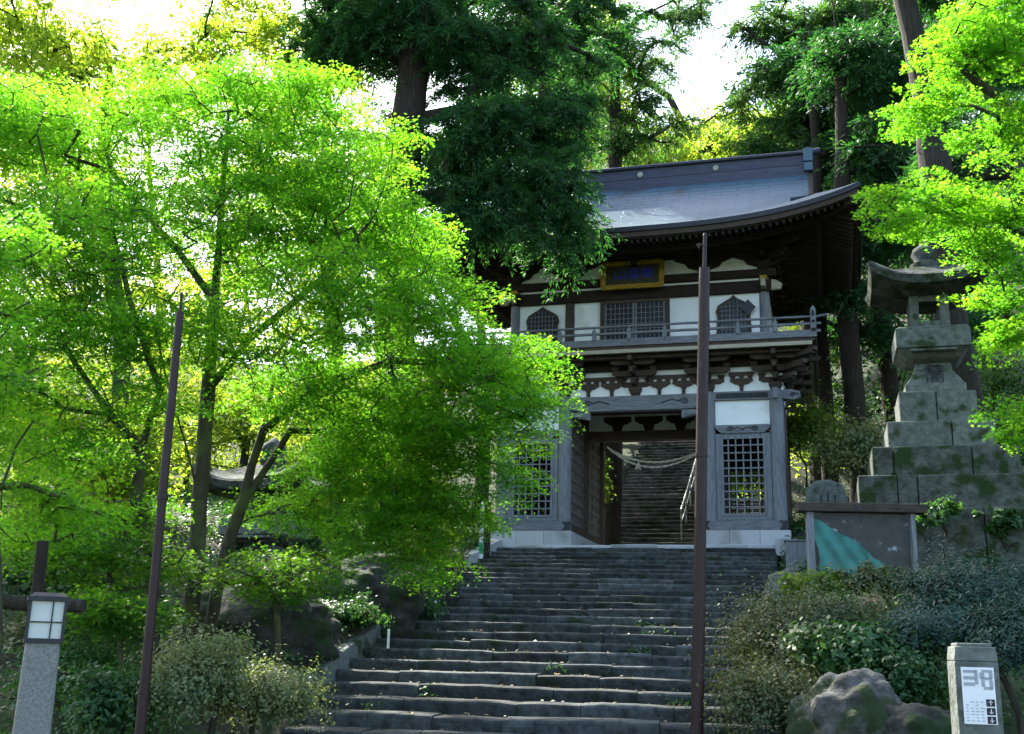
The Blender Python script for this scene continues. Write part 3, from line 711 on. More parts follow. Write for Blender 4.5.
# cusped windows
def cusp(cx, hw, z0, z1, k=0.0):
    pts = [(-1, 0), (-.94, .35), (-.9, .62), (-.98, .72), (-.86, .84), (-.5, .92), (-.22, .97), (0, 1.04), (.22, .97), (.5, .92), (.86, .84), (.98, .72), (.9, .62), (.94, .35), (1, 0)]
    return [(cx+x*(hw+k), z0-k+(z1-z0+2*k)*z) for x, z in pts]
for cx in (-2.62, 2.62):
    wn = part(MB().prism(cusp(cx, .42, 5.25, 6.5, .06), .0, .085), 'cusped_window', M['wood_mid'])
    part(MB().prism(cusp(cx, .40, 5.25, 6.5, 0), -.006, .02), 'backing', M['black'], wn)
    mb = MB()
    for i in range(-3, 4):
        hx = cx+i*.1; mb.bb(hx-.008, hx+.008, -.03, -.008, 5.25, 6.3 + (.15 if abs(i) < 2 else (.08 if abs(i) == 2 else 0)))
    for i in range(1, 9): z = 5.25+.13*i; mb.bb(cx-.37, cx+.37, -.04, -.02, z-.008, z+.008)
    part(mb, 'lattice', M['wood_grey'], wn)
mb = MB(); mb.prism([(2.8, 6.22), (3.0, 6.0), (3.2, 6.22), (3.0, 6.44)], -.11, -.06); mb.bb(2.96, 3.04, -.06, .08, 6.18, 6.26); part(mb, 'diamond_plate', M['metal_dark'])
# eave brackets on the upper storey
for x in UX + [0]:
    mb = MB(); fan_bracket(mb, x, 7.29, 2, .05, .3, .25, w0=.34)
    mb.box((x, -.35, 7.98), (.14, 1.3, .14))
    mb.prism([(x-.1, 7.30), (x+.1, 7.30), (x+.16, 7.38), (x+.42, 7.46), (x+.5, 7.58), (x+.78, 7.68), (x+.85, 7.8), (x-.85, 7.8), (x-.78, 7.68), (x-.5, 7.58), (x-.42, 7.46), (x-.16, 7.38)], -.0, .058)
    if abs(x) > 3: corner_arm(mb, x, 7.29, 3, .05, .42, 1 if x > 0 else -1, .24)
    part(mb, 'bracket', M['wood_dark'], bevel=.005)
for x in (-2.63, 2.63, -.95, .95):
    pass
for sx in (-1, 1):
    for y0 in (1.2, 2.3, 3.4, 4.5):
        mb = MB(); z = 7.3
        for k in range(3):
            mb.bb(*sorted((sx*3.4, sx*(3.6+.33*k))), y0-.06, y0+.06, z+.05, z+.17); mb.bb(sx*(3.5+.3*k)-.05, sx*(3.5+.3*k)+.05, y0-.42, y0+.42, z+.1, z+.2); z += .24
        part(mb, 'bracket', M['wood_dark'], bevel=.005)
mb = MB(); mb.bb(-3.9, 3.9, -.42, -.28, 7.82, 7.94); mb.bb(-4.2, 4.2, -.78, -.64, 7.98, 8.08); mb.bb(3.9, 4.04, -.7, 5.3, 7.98, 8.08); mb.bb(-4.04, -3.9, -.7, 5.3, 7.98, 8.08); part(mb, 'purlin', M['wood_dark'])
# roof
A, B, WC, ZE = 5.9, 4.62, 2.3, 7.86
def prof(s): t = s/B; return 3.2*(.5*t+.5*t*t)
def lift(q, s): return .72*abs(q)**3.2*max(0, 1-s/3.2)
def zf(u, s, hw): return ZE + prof(s) + lift(u/hw, s)
VG = 1.15
def hw(s): return A-s if s < VG else A-VG
NS, NU = 22, 48
rf = MB()
for sg in (-1, 1):
    vs = []; 
    for i in range(NS+1):
        s = B*i/NS if i != 0 else 0
        for j in range(NU+1):
            q = 2*j/NU-1; u = q*hw(s); vs.append((u, WC + sg*(B-s), zf(u, s, hw(s))))
    fs = [(i*(NU+1)+j, i*(NU+1)+j+1, (i+1)*(NU+1)+j+1, (i+1)*(NU+1)+j) for i in range(NS) for j in range(NU)]
    rf.add(vs, fs, 0, True)
    vs = []; n2 = 8
    for i in range(n2+1):
        t = 1.7*i/n2
        for j in range(NU+1):
            q = 2*j/NU-1; hd = B-t; vs.append((sg*(A-t), WC+q*hd, ZE+prof(t)+lift(q, t)))
    fs = [(i*(NU+1)+j, i*(NU+1)+j+1, (i+1)*(NU+1)+j+1, (i+1)*(NU+1)+j) for i in range(n2) for j in range(NU)]
    rf.add(vs, fs, 0, True)
roof = part(rf, 'roof', M['roof'])
# verge boards and gable
for sg in (-1, 1):
    mb = MB(); x = sg*(A-VG)
    for s2 in (-1, 1):
        mb = MB()
        top = [(x, WC+s2*(B-s), zf(x, s, A-VG)) for s in np.linspace(VG, B, 12)]
        for a, b in zip(top[:-1], top[1:]):
            for (dz0, dz1, xo) in ((.02, -.3, .0), (-.02, -.16, .05)):
                mb.add([(x+sg*xo, a[1], a[2]+dz0), (x+sg*xo, b[1], b[2]+dz0), (x+sg*xo, b[1], b[2]+dz1), (x+sg*xo, a[1], a[2]+dz1), (x-sg*.08, a[1], a[2]+dz0), (x-sg*.08, b[1], b[2]+dz0), (x-sg*.08, b[1], b[2]+dz1), (x-sg*.08, a[1], a[2]+dz1)],
                       [(0,1,2,3), (7,6,5,4), (0,4,5,1), (3,2,6,7), (0,3,7,4), (1,5,6,2)])
        part(mb, 'bargeboard', M['wood_mid'], roof)
    gx = sg*(A-1.68); mb = MB(); mb.add([(gx, WC-B+1.6, ZE+prof(1.2)-.2), (gx, WC+B-1.6, ZE+prof(1.2)-.2), (gx, WC, ZE+prof(B)-.1)], [(0, 1, 2)])
    part(mb, 'gable_wall', M['wood_dark'], roof)
# eave edge (layered fascia), soffit and rafters
def eave_loop(t, n=40):
    out = []
    hwx, hdy = A-t, B-t
    for j in range(n): q = 2*j/n-1; out.append((q*hwx, WC-hdy, lift(q, t)))
    for j in range(n): q = 2*j/n-1; out.append((hwx, WC+q*hdy, lift(q, t)))
    for j in range(n): q = 1-2*j/n; out.append((q*hwx, WC+hdy, lift(q, t)))
    for j in range(n): q = 1-2*j/n; out.append((-hwx, WC+q*hdy, lift(q, t)))
    return out
def loops(mb, specs, mi=0):
    L = [[(x, y, ZE+l+z) for x, y, l in eave_loop(t)] for t, z in specs]; n = len(L[0]); vs = sum(L, [])
    fs = [(i*n+j, i*n+(j+1) % n, (i+1)*n+(j+1) % n, (i+1)*n+j) for i in range(len(L)-1) for j in range(n)]
    mb.add(vs, fs, mi)
mb = MB(); loops(mb, [(0, 0), (0.0, -.13), (.06, -.13), (.06, -.15)]); part(mb, 'eave_edge', M['metal_dark'], roof)
mb = MB(); loops(mb, [(.05, -.132), (.05, -.27), (.14, -.27), (.14, -.30)]); part(mb, 'fascia', M['wood_mid'], roof)
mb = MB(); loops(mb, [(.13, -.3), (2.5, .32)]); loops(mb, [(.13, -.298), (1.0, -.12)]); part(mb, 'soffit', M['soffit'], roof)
def sof(t): return -.30 + .262*(t-.13)
mb = MB()
def rafter(mb, fx, t0, t1, dz, wd=.055, h=.08, side=None, pos=0):
    def pt(t):
        z = ZE + sof(t) + dz
        if side in (0, 2):
            q = max(-1, min(1, pos/(A-t))); return (pos, WC + (-1 if side == 0 else 1)*(B-t), z+lift(q, t))
        q = max(-1, min(1, (pos-WC)/(B-t))); return ((1 if side == 1 else -1)*(A-t), pos, z+lift(q, t))
    mb.beam(pt(t0), pt(t1), wd, h)
for side in range(4):
    half, c = (A, 0) if side in (0, 2) else (B, WC)
    n = int(half*2/.17)
    for i in range(n+1):
        off = -half+.2 + (2*half-.4)*i/n; edge = half-abs(off)
        if edge > .25:
            rafter(mb, 0, .18, min(1.3, edge), -.05, side=side, pos=c+off)
        if edge > 1.1: rafter(mb, 0, .95, min(2.5, edge), -.13, side=side, pos=c+off)
for s2 in (-1, 1):
    for s3 in (-1, 1):
        a = (s2*(A-.15), WC+s3*(B-.15), ZE+.72-.42); b = (s2*(A-2.5), WC+s3*(B-2.5), ZE+.24); mb.beam(a, b, .16, .2)
part(mb, 'rafters', M['soffit'], roof)
mb = MB(); loops(mb, [(.95, -.33), (.95, -.2), (1.08, -.2), (1.08, -.33), (.95, -.33)]); part(mb, 'eave_beam', M['wood_dark'], roof)
# ridge
zr = ZE+prof(B)-.08; RX = A-VG-.05
rd = part(MB().bb(-RX, RX, WC-.26, WC+.26, zr-.25, zr+.12), 'ridge', M['ridge'], roof)
mb = MB().bb(-RX, RX, WC-.18, WC+.18, zr+.12, zr+.5); part(mb, 'ridge_box', M['ridge'], roof)
mb = MB().bb(-RX-.02, RX+.02, WC-.24, WC+.24, zr+.125, zr+.17); mb.bb(-RX-.12, RX+.12, WC-.26, WC+.26, zr+.5, zr+.56); part(mb, 'ridge_trim', M['metal_dark'], roof)
mb = MB(); mb.tube([(-RX-.25, WC, zr+.64), (-RX, WC, zr+.6), (RX, WC, zr+.6), (RX+.35, WC, zr+.66)], .1, 10); part(mb, 'ridge_cap', M['ridge'], roof)
for sx in (-1, 1):
    mb = MB(); mb.bb(sx*RX-.13, sx*RX+.13, WC-.36, WC+.36, zr+.2, zr+.62); mb.bb(sx*(RX)-.12, sx*(RX)+.12, WC-.38, WC-.02, zr-.1, zr+.16); mb.bb(sx*(RX)-.12, sx*(RX)+.12, WC+.02, WC+.38, zr-.1, zr+.16)
    part(mb, 'ridge_end', M['roof'], roof, bevel=.02)
for x in (-4.0, -1.9, 0, 1.35-.0, 3.0):
    pass
for x in (-4.7, -2.45, -.2, 2.05):
    mb = MB(); mb.tube([(x, WC-.175, zr+.31), (x, WC-.215, zr+.31)], .085, 16); part(mb, 'crest', M['wood_pale'], roof)
mb = MB(); mb.tube([(A+.02, WC-B+.4, ZE+.45), (A+.06, WC, ZE-.05), (A+.06, WC+2.6, ZE+.02), (A+.04, WC+4.2, ZE+.3)], .045, 8); part(mb, 'gutter', M['metal_dark'], roof)

# name plaque
pq = empty('name_plaque', G + E1*(-.05) + E2*(-.22) + Vector((0, 0, 7.28)), -PHI, 'gilt-framed plaque with three blue characters hanging over the balcony doors', 'plaque')
tiltm = Matrix.Rotation(R(14), 4, 'X'); pq.rotation_euler = (R(-14), 0, -PHI)
W2, H2 = .80, .38
mb = MB()
for a in (-1, 1):
    mb.bb(-W2, W2, -.06, .0, a*H2-.065, a*H2+.065); mb.bb(a*W2-.07, a*W2+.07, -.058, .002, -H2, H2)
for i in range(26):
    x = -W2+2*W2*i/25; 
    for a in (-1, 1): mb.box((x, -.065, a*H2+rnd.uniform(-.02, .02)), (.05, .03, .06), mtx=Matrix.Rotation(rnd.random()*3, 4, 'Y'))
for i in range(12):
    z = -H2+2*H2*i/11
    for a in (-1, 1): mb.box((a*W2+rnd.uniform(-.02, .02), -.065, z), (.06, .03, .05), mtx=Matrix.Rotation(rnd.random()*3, 4, 'Y'))
mb.build('frame', M['gold'], pq, bevel=.008)
MB().bb(-W2, W2, -.03, -.005, -H2, H2).build('field', M['plaque'], pq)
def text(body, size, m, parent, loc, rot=(math.pi/2, 0, 0), ext=.004, name='lettering', sx=1):
    cu = bpy.data.curves.new(name, 'FONT'); cu.body = body; cu.size = size; cu.extrude = ext; cu.align_x = 'CENTER'; cu.align_y = 'CENTER'; cu.offset = 0.0
    t_ = bpy.data.objects.new('tmp', cu); COL.objects.link(t_); dg = bpy.context.evaluated_depsgraph_get(); dg.update()
    me = bpy.data.meshes.new_from_object(t_.evaluated_get(dg)); bpy.data.objects.remove(t_); me.materials.clear(); me.materials.append(m)
    o = bpy.data.objects.new(name, me); COL.objects.link(o); o.parent = parent; o.location = loc; o.rotation_euler = rot; o.scale.x = sx
    return o
for ch, x in (('山', -.34), ('雲', .03), ('間', .4)): text(ch, .37, M['blue'], pq, (x, -.04, .0), name='character')

# straw rope across the passage
ra, rb = P(607, 447, 31.2), P(703, 450, 30.6); rm = (ra+rb)/2
rp = empty('straw_rope', rm, 0, 'sagging twisted straw rope strung across the gate passage', 'rope')
for q, (dz, sg) in enumerate(((0, .40), (.05, .46), (-.03, .52))):
    mb = MB()
    for st in range(2):
        pts = []
        for i in range(49):
            t = i/48; p = ra.lerp(rb, t) - rm; a = t*46 + st*math.pi + q
            pts.append((p.x + .0, p.y+math.cos(a)*.014, p.z - sg*4*t*(1-t)*(1-.25*(t-.4)) + dz*math.sin(t*math.pi) + math.sin(a)*.014))
        mb.tube(pts, [.017]*49, 6)
    mb.build('strand', M['rope'], rp)
mb = MB(); p = ra.lerp(rb, .33) - rm
for i in range(7): mb.tube([(p.x, p.y-.03, p.z-.42), (p.x+rnd.uniform(-.09, .09), p.y-.03, p.z-.58-rnd.random()*.06)], [.018, .01], 5)
mb.build('tassel', M['rope'], rp)

# ------------------------------------------------------------------ stone lanterns
def lantern(px, Y, label, ys):
    """ys: pixel rows of the tier edges of the lantern this one is measured from"""
    Z = {k: P(px, v, Y-(1.3 if k in ('t0', 't1') else 1.0 if k in ('t2', 't3') else .55)).z for k, v in ys.items()}
    zb = gz(P(px, 600, Y).x, Y)-.3; c = P(px, 600, Y)
    root = empty('stone_lantern', (c.x, c.y, zb), -PHI, label, 'stone lantern', 'stone lanterns on stepped plinths either side of the approach')
    h = lambda k: Z[k]-zb
    def tier(z0, z1, w_, m, n=2, name='plinth_tier'):
        mb = MB(); x = -w_/2
        cuts = sorted([0, 1] + [rnd.uniform(.3, .7)] + ([rnd.uniform(.1, .25)] if n > 2 else []))
        for a, b in zip(cuts[:-1], cuts[1:]): mb.bb(-w_/2+w_*a+.006, -w_/2+w_*b-.006, -w_/2+rnd.uniform(-.02, .02), w_/2, z0, z1-rnd.uniform(0, .015))
        mb.build(name, m, root, bevel=.03)
    tier(0, h('t0'), 3.7, M['stone_moss'], 3); tier(h('t0'), h('t1'), 2.95, M['stone_moss'], 3); tier(h('t1'), h('t2'), 2.42, M['stone_moss'], 3); tier(h('t2'), h('t3'), 1.82, M['stone'], 2); tier(h('t3'), h('t4'), 1.34, M['stone'], 1)
    z0, z1 = h('t4'), h('ped')
    mb = MB(); mb.box((0, 0, z0+.09), (1.05, 1.05, .18)); H = z1-z0-.18
    mb.box((0, 0, z0+.18+H*.30), (1.0, 1.0, H*.6), top=(.66, .66)); mb.box((0, 0, z0+.18+H*.75), (.66, .66, H*.3), top=(.62, .62)); mb.box((0, 0, z0+.18+H*.95), (.64, .64, H*.1), top=(.9, .9))
    pd = mb.build('shaft', M['stone'], root, bevel=.02)
    for i, ch in enumerate(('石', '間')):
        text(ch, .36, M['carve'], pd, (0, -.36-.1*i, z0+.18+H*(.70-.42*i)), rot=(math.pi/2-R(9 if i else 4), 0, 0), ext=.012, name='inscription')
    z2 = h('chu'); mb = MB(); hh = z2-z1
    mb.box((0, 0, z1+hh*.14), (.9, .9, hh*.28), top=(1.25, 1.25)); mb.box((0, 0, z1+hh*.6), (1.3, 1.3, hh*.62)); mb.box((0, 0, z1+hh*.955), (1.3, 1.3, hh*.09), top=(1.15, 1.15))
    mb.box((0, -.62, z1+hh*.2), (.8, .12, .05))
    mb.build('platform', M['stone'], root, bevel=.02)
    z3 = h('box'); mb = MB(); hh = z3-z2; a = .35
    for sx in (-1, 1):
        for sy in (-1, 1): mb.box((sx*a*.76, sy*a*.76, z2+hh/2), (.165, .165, hh))
    for sg in (-1, 1):
        mb.box((0, sg*a*.76, z2+hh*.12), (a*1.05, .15, hh*.24)); mb.box((0, sg*a*.76, z2+hh*.9), (a*1.05, .15, hh*.2))
        mb.box((sg*a*.76, 0, z2+hh*.12), (.15, a*1.05, hh*.24)); mb.box((sg*a*.76, 0, z2+hh*.9), (.15, a*1.05, hh*.2))
    mb.build('fire_box', M['stone'], root, bevel=.008)
    # roof: square, thick upturned corners
    RW = 1.08; mb = MB(); n = 16; rings = []
    for lvl, (f, zz, th) in enumerate(((.36, -.02, 0), (.95, .02, .0), (1.0, .16, 0), (.96, .2, 0), (.6, .33, 0), (.3, .55, 0), (.16, .62, 0))):
        ring = []
        for s_ in range(4):
            for j in range(n):
                q = 2*j/n-1; x, y = (q, -1) if s_ == 0 else ((1, q) if s_ == 1 else ((-q, 1) if s_ == 2 else (-1, -q)))
                cl = (.30 if lvl in (1, 2, 3) else (.1 if lvl == 4 else 0))*abs(q)**2.6
                ring.append((x*RW*f, y*RW*f, z3+zz+cl))
        rings.append(ring)
    vs = sum(rings, []); k = 4*n
    fs = [(i*k+j, i*k+(j+1) % k, (i+1)*k+(j+1) % k, (i+1)*k+j) for i in range(len(rings)-1) for j in range(k)] + [tuple(range(k))[::-1], tuple(range((len(rings)-1)*k, len(rings)*k))]
    mb.add(vs, fs); mb.build('lantern_roof', M['stone_moss'], root)
    mb = MB(); mb.tube([(0, 0, z3+.6), (0, 0, z3+.7), (0, 0, z3+.74), (0, 0, z3+.78), (0, 0, z3+.9), (0, 0, z3+1.02), (0, 0, z3+1.14)], [.2, .27, .2, .17, .24, .19, .02], 14); mb.build('finial', M['stone_moss'], root)
    return root
LY = dict(t0=510, t1=475, t2=447, t3=418, t4=392, ped=357, chu=326, box=291)
lantern(948, 20.0, 'tall mossy stone lantern on a stepped plinth, behind the notice board at right', LY)
LL = dict(t0=655, t1=632, t2=612, t3=590, t4=568, ped=542, chu=518, box=494)
lantern(262, 20.5, 'weathered stone lantern on a stepped plinth, mostly hidden behind the maples at left', LL)

# ------------------------------------------------------------------ notice board
nb0 = P(864, 590, 17.2); nbz = gz(nb0.x, nb0.y)-.1
nb = empty('notice_board', (nb0.x, nb0.y, nbz), R(-4), 'roofed wooden notice board with a glass front and a teal sheet slumped inside', 'notice board')
zt = P(864, 506, 17.2).z - nbz; zb_ = P(864, 578, 17.2).z - nbz
sc_ = 17.2/1136; x0, x1 = (816-864)*sc_, (914-864)*sc_
mb = MB(); mb.bb(x0-.1, x0, -.06, .1, 0, zt-.1); mb.build('post', M['wood_grey'], nb, bevel=.006)
mb = MB(); mb.bb(x1, x1+.07, -.06, .1, 0, zt-.1); mb.build('post', M['wood_grey'], nb, bevel=.006)
mb = MB(); mb.bb(x0-.24, x1+.24, -.14, .2, zt-.11, zt+.03); mb.build('cap_beam', M['wood_mid'], nb, bevel=.015)
mb = MB(); mb.tube([(-.05, -.145, zt-.04), (-.05, -.16, zt-.04)], .045, 12); mb.build('knob', M['metal_dark'], nb)
mb = MB(); mb.bb(x0, x1, .05, .08, zb_-.05, zt-.115); mb.build('back_panel', M['paper'], nb)
mb = MB(); mb.bb(x0, x1, -.05, .045, zb_-.12, zb_-.06); mb.build('sill', M['wood_grey'], nb)
zz0, zz1 = zb_-.05, zt-.2; nxx = 60; vs = []; fs = []
for i in range(nxx+1):
    f = i/nxx; x = x0+.02+(x1-x0-.1)*f; topz = zz1 + (zz0-zz1)*(f**1.25) + .03*math.sin(f*17)*f*(1-f)*4; 
    for j in range(7):
        g_ = j/6; vs.append((x+.06*math.sin(g_*5)*(1-f), .005+.032*math.sin(f*26+g_*9), zz0+(topz-zz0)*g_))
for i in range(nxx):
    for j in range(6): a = i*7+j; fs.append((a, a+7, a+8, a+1))
mb = MB(); mb.add(vs, fs, 0, True); mb.build('sheet', M['tarp'], nb)
mb = MB(); mb.add([(x0, -.03, zb_-.05), (x1, -.03, zb_-.05), (x1, -.03, zt-.115), (x0, -.03, zt-.115)], [(0, 1, 2, 3)]); mb.build('glass', M['glass'], nb)

# grey cabinet and carved stone beyond the board
c = P(802, 570, 22.5); cz = c.z-.05
cb_ = empty('storage_box', (c.x, c.y, gz(c.x, c.y)-.05), -PHI, 'grey panelled wooden box beside the right end of the gate base', 'box')
hgt = P(802, 541, 22.5).z-(gz(c.x, c.y)-.05)
mb = MB(); mb.bb(-.3, .3, -.25, .25, 0, hgt-.03); mb.build('body', M['wood_grey'], cb_, bevel=.01)
mb = MB(); mb.bb(-.33, .33, -.28, .28, hgt-.028, hgt); mb.build('lid', M['wood_grey_h'], cb_, bevel=.006)
c = P(826, 510, 24); sz = P(826, 512, 24).z
sm_ = empty('carved_stone', (c.x, c.y, sz-.1), -PHI, 'upright natural boulder stone carved with one character behind the notice board', 'carved stone')
H = P(826, 480, 24).z - sz + .1
mb = MB(); pr = [(-.42, 0), (.45, 0), (.46, H*.5), (.38, H*.85), (.1, H), (-.2, H*.97), (-.42, H*.75)]; mb.prism(pr, -.14, .14); st_ = mb.build('slab', M['stone'], sm_, bevel=.07)
text('山', .42, M['carve'], st_, (.05, -.145, H-.5), ext=.01, name='inscription')

# ------------------------------------------------------------------ tall poles
def pole(name, b, t, t2, Y, r0, r1, label, hook=True):
    B0, T0, T2 = P(*b, Y), P(*t, Y), P(*t2, Y); dv = (T0-B0).normalized(); z0 = gz(B0.x, B0.y)-.2
    B1 = B0 + dv*((z0-B0.z)/dv.z); root = empty(name, B1, 0, label, 'pole', 'rust-brown poles standing before the stairs')
    L = (T0-B1).length; L2 = (T2-B1).length; dv = Matrix.Identity(3) @ dv
    f = lambda s: tuple(dv*s)
    mb = MB(); mb.tube([f(0), f(L*.5), f(L)], [r0, (r0+r1)/2, r1], 14)
    for q in (.33, .66): mb.tube([f(L*q-.015), f(L*q+.015)], [r0*1.06]*2, 14)
    mb.build('shaft', M['pole'], root)
    mb = MB(); mb.tube([f(L-.05), f(L2)], r1*.38, 10); mb.tube([f(L2), f(L2+.03)], [r1*.45, r1*.3], 10); mb.build('tip_rod', M['pole'], root)
    if hook:
        c = dv*(L2-.09*Y/10); mb = MB(); mb.tube([c, c+Vector((-.05, 0, .0)), c+Vector((-.065, 0, -.02)), c+Vector((-.06, 0, -.045))], .009, 6); mb.build('hook', M['pole'], root)
        mb = MB(); mb.tube([c+Vector((-.062, -.01, -.004)), c+Vector((-.062, .01, -.004))], .02, 10); mb.build('pulley', M['pole'], root)
pole('flag_pole', (697, 734), (704.5, 268), (705.5, 236), 10.8, .062, .055, 'straight rust-brown pole in front of the stairs and the gate')
pole('flag_pole', (140, 734), (180, 312), (182, 296), 8.3, .041, .03, 'leaning rust-brown pole among the maples at left, behind the granite lamp', False)

# ------------------------------------------------------------------ granite lamp at left
Yl = 6.6; c = P(32, 700, Yl); zl = P(45, 643, Yl).z
lamp = empty('garden_lamp', (c.x+.02, c.y, -.3), R(24), 'granite post lamp with a dark metal frame and frosted panels', 'lamp')
h0 = zl+.3
def sq(mb, w_, z0, z1, ch=.03, w1=None):
    w1 = w1 or w_; vs = []
    for (ww, z) in ((w_, z0), (w1, z1)):
        a = ww/2; vs += [(-a+ch, -a, z), (a-ch, -a, z), (a, -a+ch, z), (a, a-ch, z), (a-ch, a, z), (-a+ch, a, z), (-a, a-ch, z), (-a, -a+ch, z)]
    mb.add(vs, [tuple(range(8))[::-1], tuple(range(8, 16))] + [(i, (i+1) % 8, (i+1) % 8+8, i+8) for i in range(8)])
mb = MB(); sq(mb, .235, 0, h0, .012, .185); mb.build('post', M['granite_post'], lamp, bevel=.004)
hl = P(45, 597, Yl).z+.3-h0
mb = MB(); w_ = .19
mb.box((0, 0, h0+.0125), (w_+.02, w_+.02, .025)); mb.box((0, 0, h0+hl-.012), (w_+.035, w_+.035, .024)); mb.box((0, 0, h0+hl+.012), (w_+.02, w_+.02, .022), top=(w_-.03, w_-.03))
for sx in (-1, 1):
    for sy in (-1, 1): mb.box((sx*w_/2, sy*w_/2, h0+hl/2), (.016, .016, hl-.05))
for s2 in (-1, 1):
    for o_ in (.02,): mb.box((o_*1.4, s2*w_/2, h0+hl/2), (.007, .008, hl-.05)); mb.box((s2*w_/2, o_*1.4, h0+hl/2), (.008, .007, hl-.05))
    mb.box((0, s2*w_/2, h0+hl*.45), (w_-.02, .008, .007)); mb.box((s2*w_/2, 0, h0+hl*.45), (.008, w_-.02, .007))
mb.build('lantern_frame', M['metal_dark'], lamp)
mb = MB(); mb.box((0, 0, h0+hl/2), (w_-.012, w_-.012, hl-.052)); mb.build('frosted_panels', M['panel'], lamp)

# wooden post and dark plank behind the lamp
Yw = 8.6; c = P(38, 580, Yw); root = empty('rail_fence', (c.x, c.y, gz(c.x, c.y)-.1), 0, 'short rustic fence of a brown post and dark log rail behind the granite lamp', 'fence')
zt_ = P(39, 541, Yw).z-(gz(c.x, c.y)-.1)
mb = MB(); mb.tube([(.04, 0, 0), (0, 0, zt_)], [.05, .045], 10); mb.build('post', M['bark_cedar'], root)
q = P(84, 606, Yw)-Vector(root.location); q2 = P(-40, 596, Yw)-Vector(root.location)
mb = MB(); mb.tube([q2, (0, .02, q.z), q], [.06, .06, .05], 10); mb.build('rail', M['bark'], root)

# ------------------------------------------------------------------ guide post at right
Yg = 6.3; c = P(975, 700, Yg); ztg = P(972, 643, Yg).z
gp_ = empty('guide_post', (c.x, c.y, -.3), R(-10), 'grey stone guide post with a white map plate and three black arrows', 'guide post')
H = ztg+.3; wg = .228
mb = MB(); mb.box((0, 0, (H-.10)/2), (wg, .2, H-.10)); mb.box((0, 0, H-.06), (wg, .2, .078), top=(wg*.93, .19)); mb.box((0, 0, H-.012), (wg*.8, .16, .02)); mb.build('post', M['stone'], gp_, bevel=.006)
def gpx(x, y): return P(x, y, Yg)
pw = 29/1136*Yg*1.05; pht = P(975, 667, Yg).z-P(975, 723, Yg).z; pc = H - (P(972, 643, Yg).z-P(975, 695, Yg).z)
pl = MB().bb(-pw/2, pw/2, -.106, -.1, pc-pht/2, pc+pht/2).build('plate', M['white'], gp_)
def pr_(mb, fx0, fx1, fz0, fz1, y=-.108): mb.bb(-pw/2+pw*fx0, -pw/2+pw*fx1, y, -.1055, pc-pht/2+pht*fz0, pc-pht/2+pht*fz1)
mb = MB()
for (a, b, c0, d0) in ((.06, .46, .90, .95), (.06, .42, .78, .84), (.06, .40, .67, .73), (.40, .50, .70, .955), (.62, .95, .91, .96), (.56, .70, .80, .91), (.84, .95, .80, .91), (.6, .92, .78, .83), (.60, .70, .66, .775), (.84, .95, .62, .775), (.66, .92, .61, .66)): pr_(mb, a, b, c0, d0)
mb.build('map_shapes', M['signgrey'], pl)
mb = MB()
for r_ in range(7):
    for q in range(4):
        if rnd.random() < .85: pr_(mb, .08+q*.15, .08+q*.15+rnd.uniform(.05, .12), .05+r_*.055, .065+r_*.055)
mb.build('small_print', M['signgrey'], pl)
for i, up in enumerate((True, False, False)):
    z0 = .315-.15*i; mb = MB(); pr_(mb, .70, .96, z0, z0+.125); sqo = mb.build('arrow_square', M['black'], pl)
    cx = -pw/2+pw*.83; cz = pc-pht/2+pht*(z0+.0625); s = pht*.04*(1 if up else -1); mb = MB()
    mb.bb(cx-.002, cx+.002, -.11, -.108, cz-abs(s), cz+abs(s))
    mb.beam((cx, -.109, cz+s), (cx-.011, -.109, cz+s*.1), .004, .002); mb.beam((cx, -.109, cz+s), (cx+.011, -.109, cz+s*.1), .004, .002)
    mb.build('arrow', M['white'], sqo)

# small marker signs left of the gate
c = P(481, 547, 26.8); zz = gz(c.x, c.y); hh = P(481, 500, 26.8).z-zz
root = empty('signpost', (c.x, c.y, zz-.1), 0, 'slim white signpost with a green band left of the gate', 'signpost')
mb = MB(); mb.box((0, 0, hh/2), (.09, .09, hh)); mb.box((0, 0, hh+.03), (.09, .09, .06), top=(.02, .02)); mb.build('post', M['white'], root, bevel=.005)
mb = MB(); mb.bb(-.06, .06, -.058, -.048, hh*.25, hh*.42); mb.build('band', M['green'], root)
c = P(487, 547, 27.2); zz = gz(c.x, c.y); hh = P(487, 500, 27.2).z-zz
mb = MB(); mb.box((0, 0, hh/2), (.16, .16, hh)); mb.box((0, 0, hh+.02), (.2, .2, .05), top=(.12, .12)); o = mb.build('wooden_post', M['wood_dark'], None, bevel=.01, loc=(c.x, c.y, zz-.1)); tag(o, 'dark square wooden post beside the white signpost', 'post')

# ------------------------------------------------------------------ rocks
def rock(name, c, r, seed, m, label, cat='rock', group=None):
    import bmesh
    bm = bmesh.new(); bmesh.ops.create_icosphere(bm, subdivisions=5, radius=1); rr = random.Random(seed); o3 = Vector((rr.random()*9, rr.random()*9, rr.random()*9))
    from mathutils import noise
    for v in bm.verts:
        p = v.co.copy(); d = noise.noise(p*1.1+o3)*.35 + abs(noise.noise(p*2.3+o3))*.22 + noise.noise(p*6+o3)*.06 + noise.noise(p*14+o3)*.025
        v.co = Vector((p.x*r[0], p.y*r[1], p.z*r[2]))*(1+d)
    me = bpy.data.meshes.new(name); bm.to_mesh(me); bm.free(); me.materials.append(m); me.polygons.foreach_set('use_smooth', [True]*len(me.polygons))
    o = bpy.data.objects.new(name, me); COL.objects.link(o); o.location = c; o.rotation_euler = (0, 0, rr.random()*6)
    return tag(o, label, cat, group)
rock('boulder', P(850, 738, 10.2), (.5, .45, .5), 3, M['rock'], 'big pale weathered boulder under the azalea bush at lower right', group='boulders on the banks')
rock('boulder', P(918, 748, 9.8), (.42, .4, .36), 5, M['rock_dark'], 'dark boulder between the pale boulder and the guide post', group='boulders on the banks')
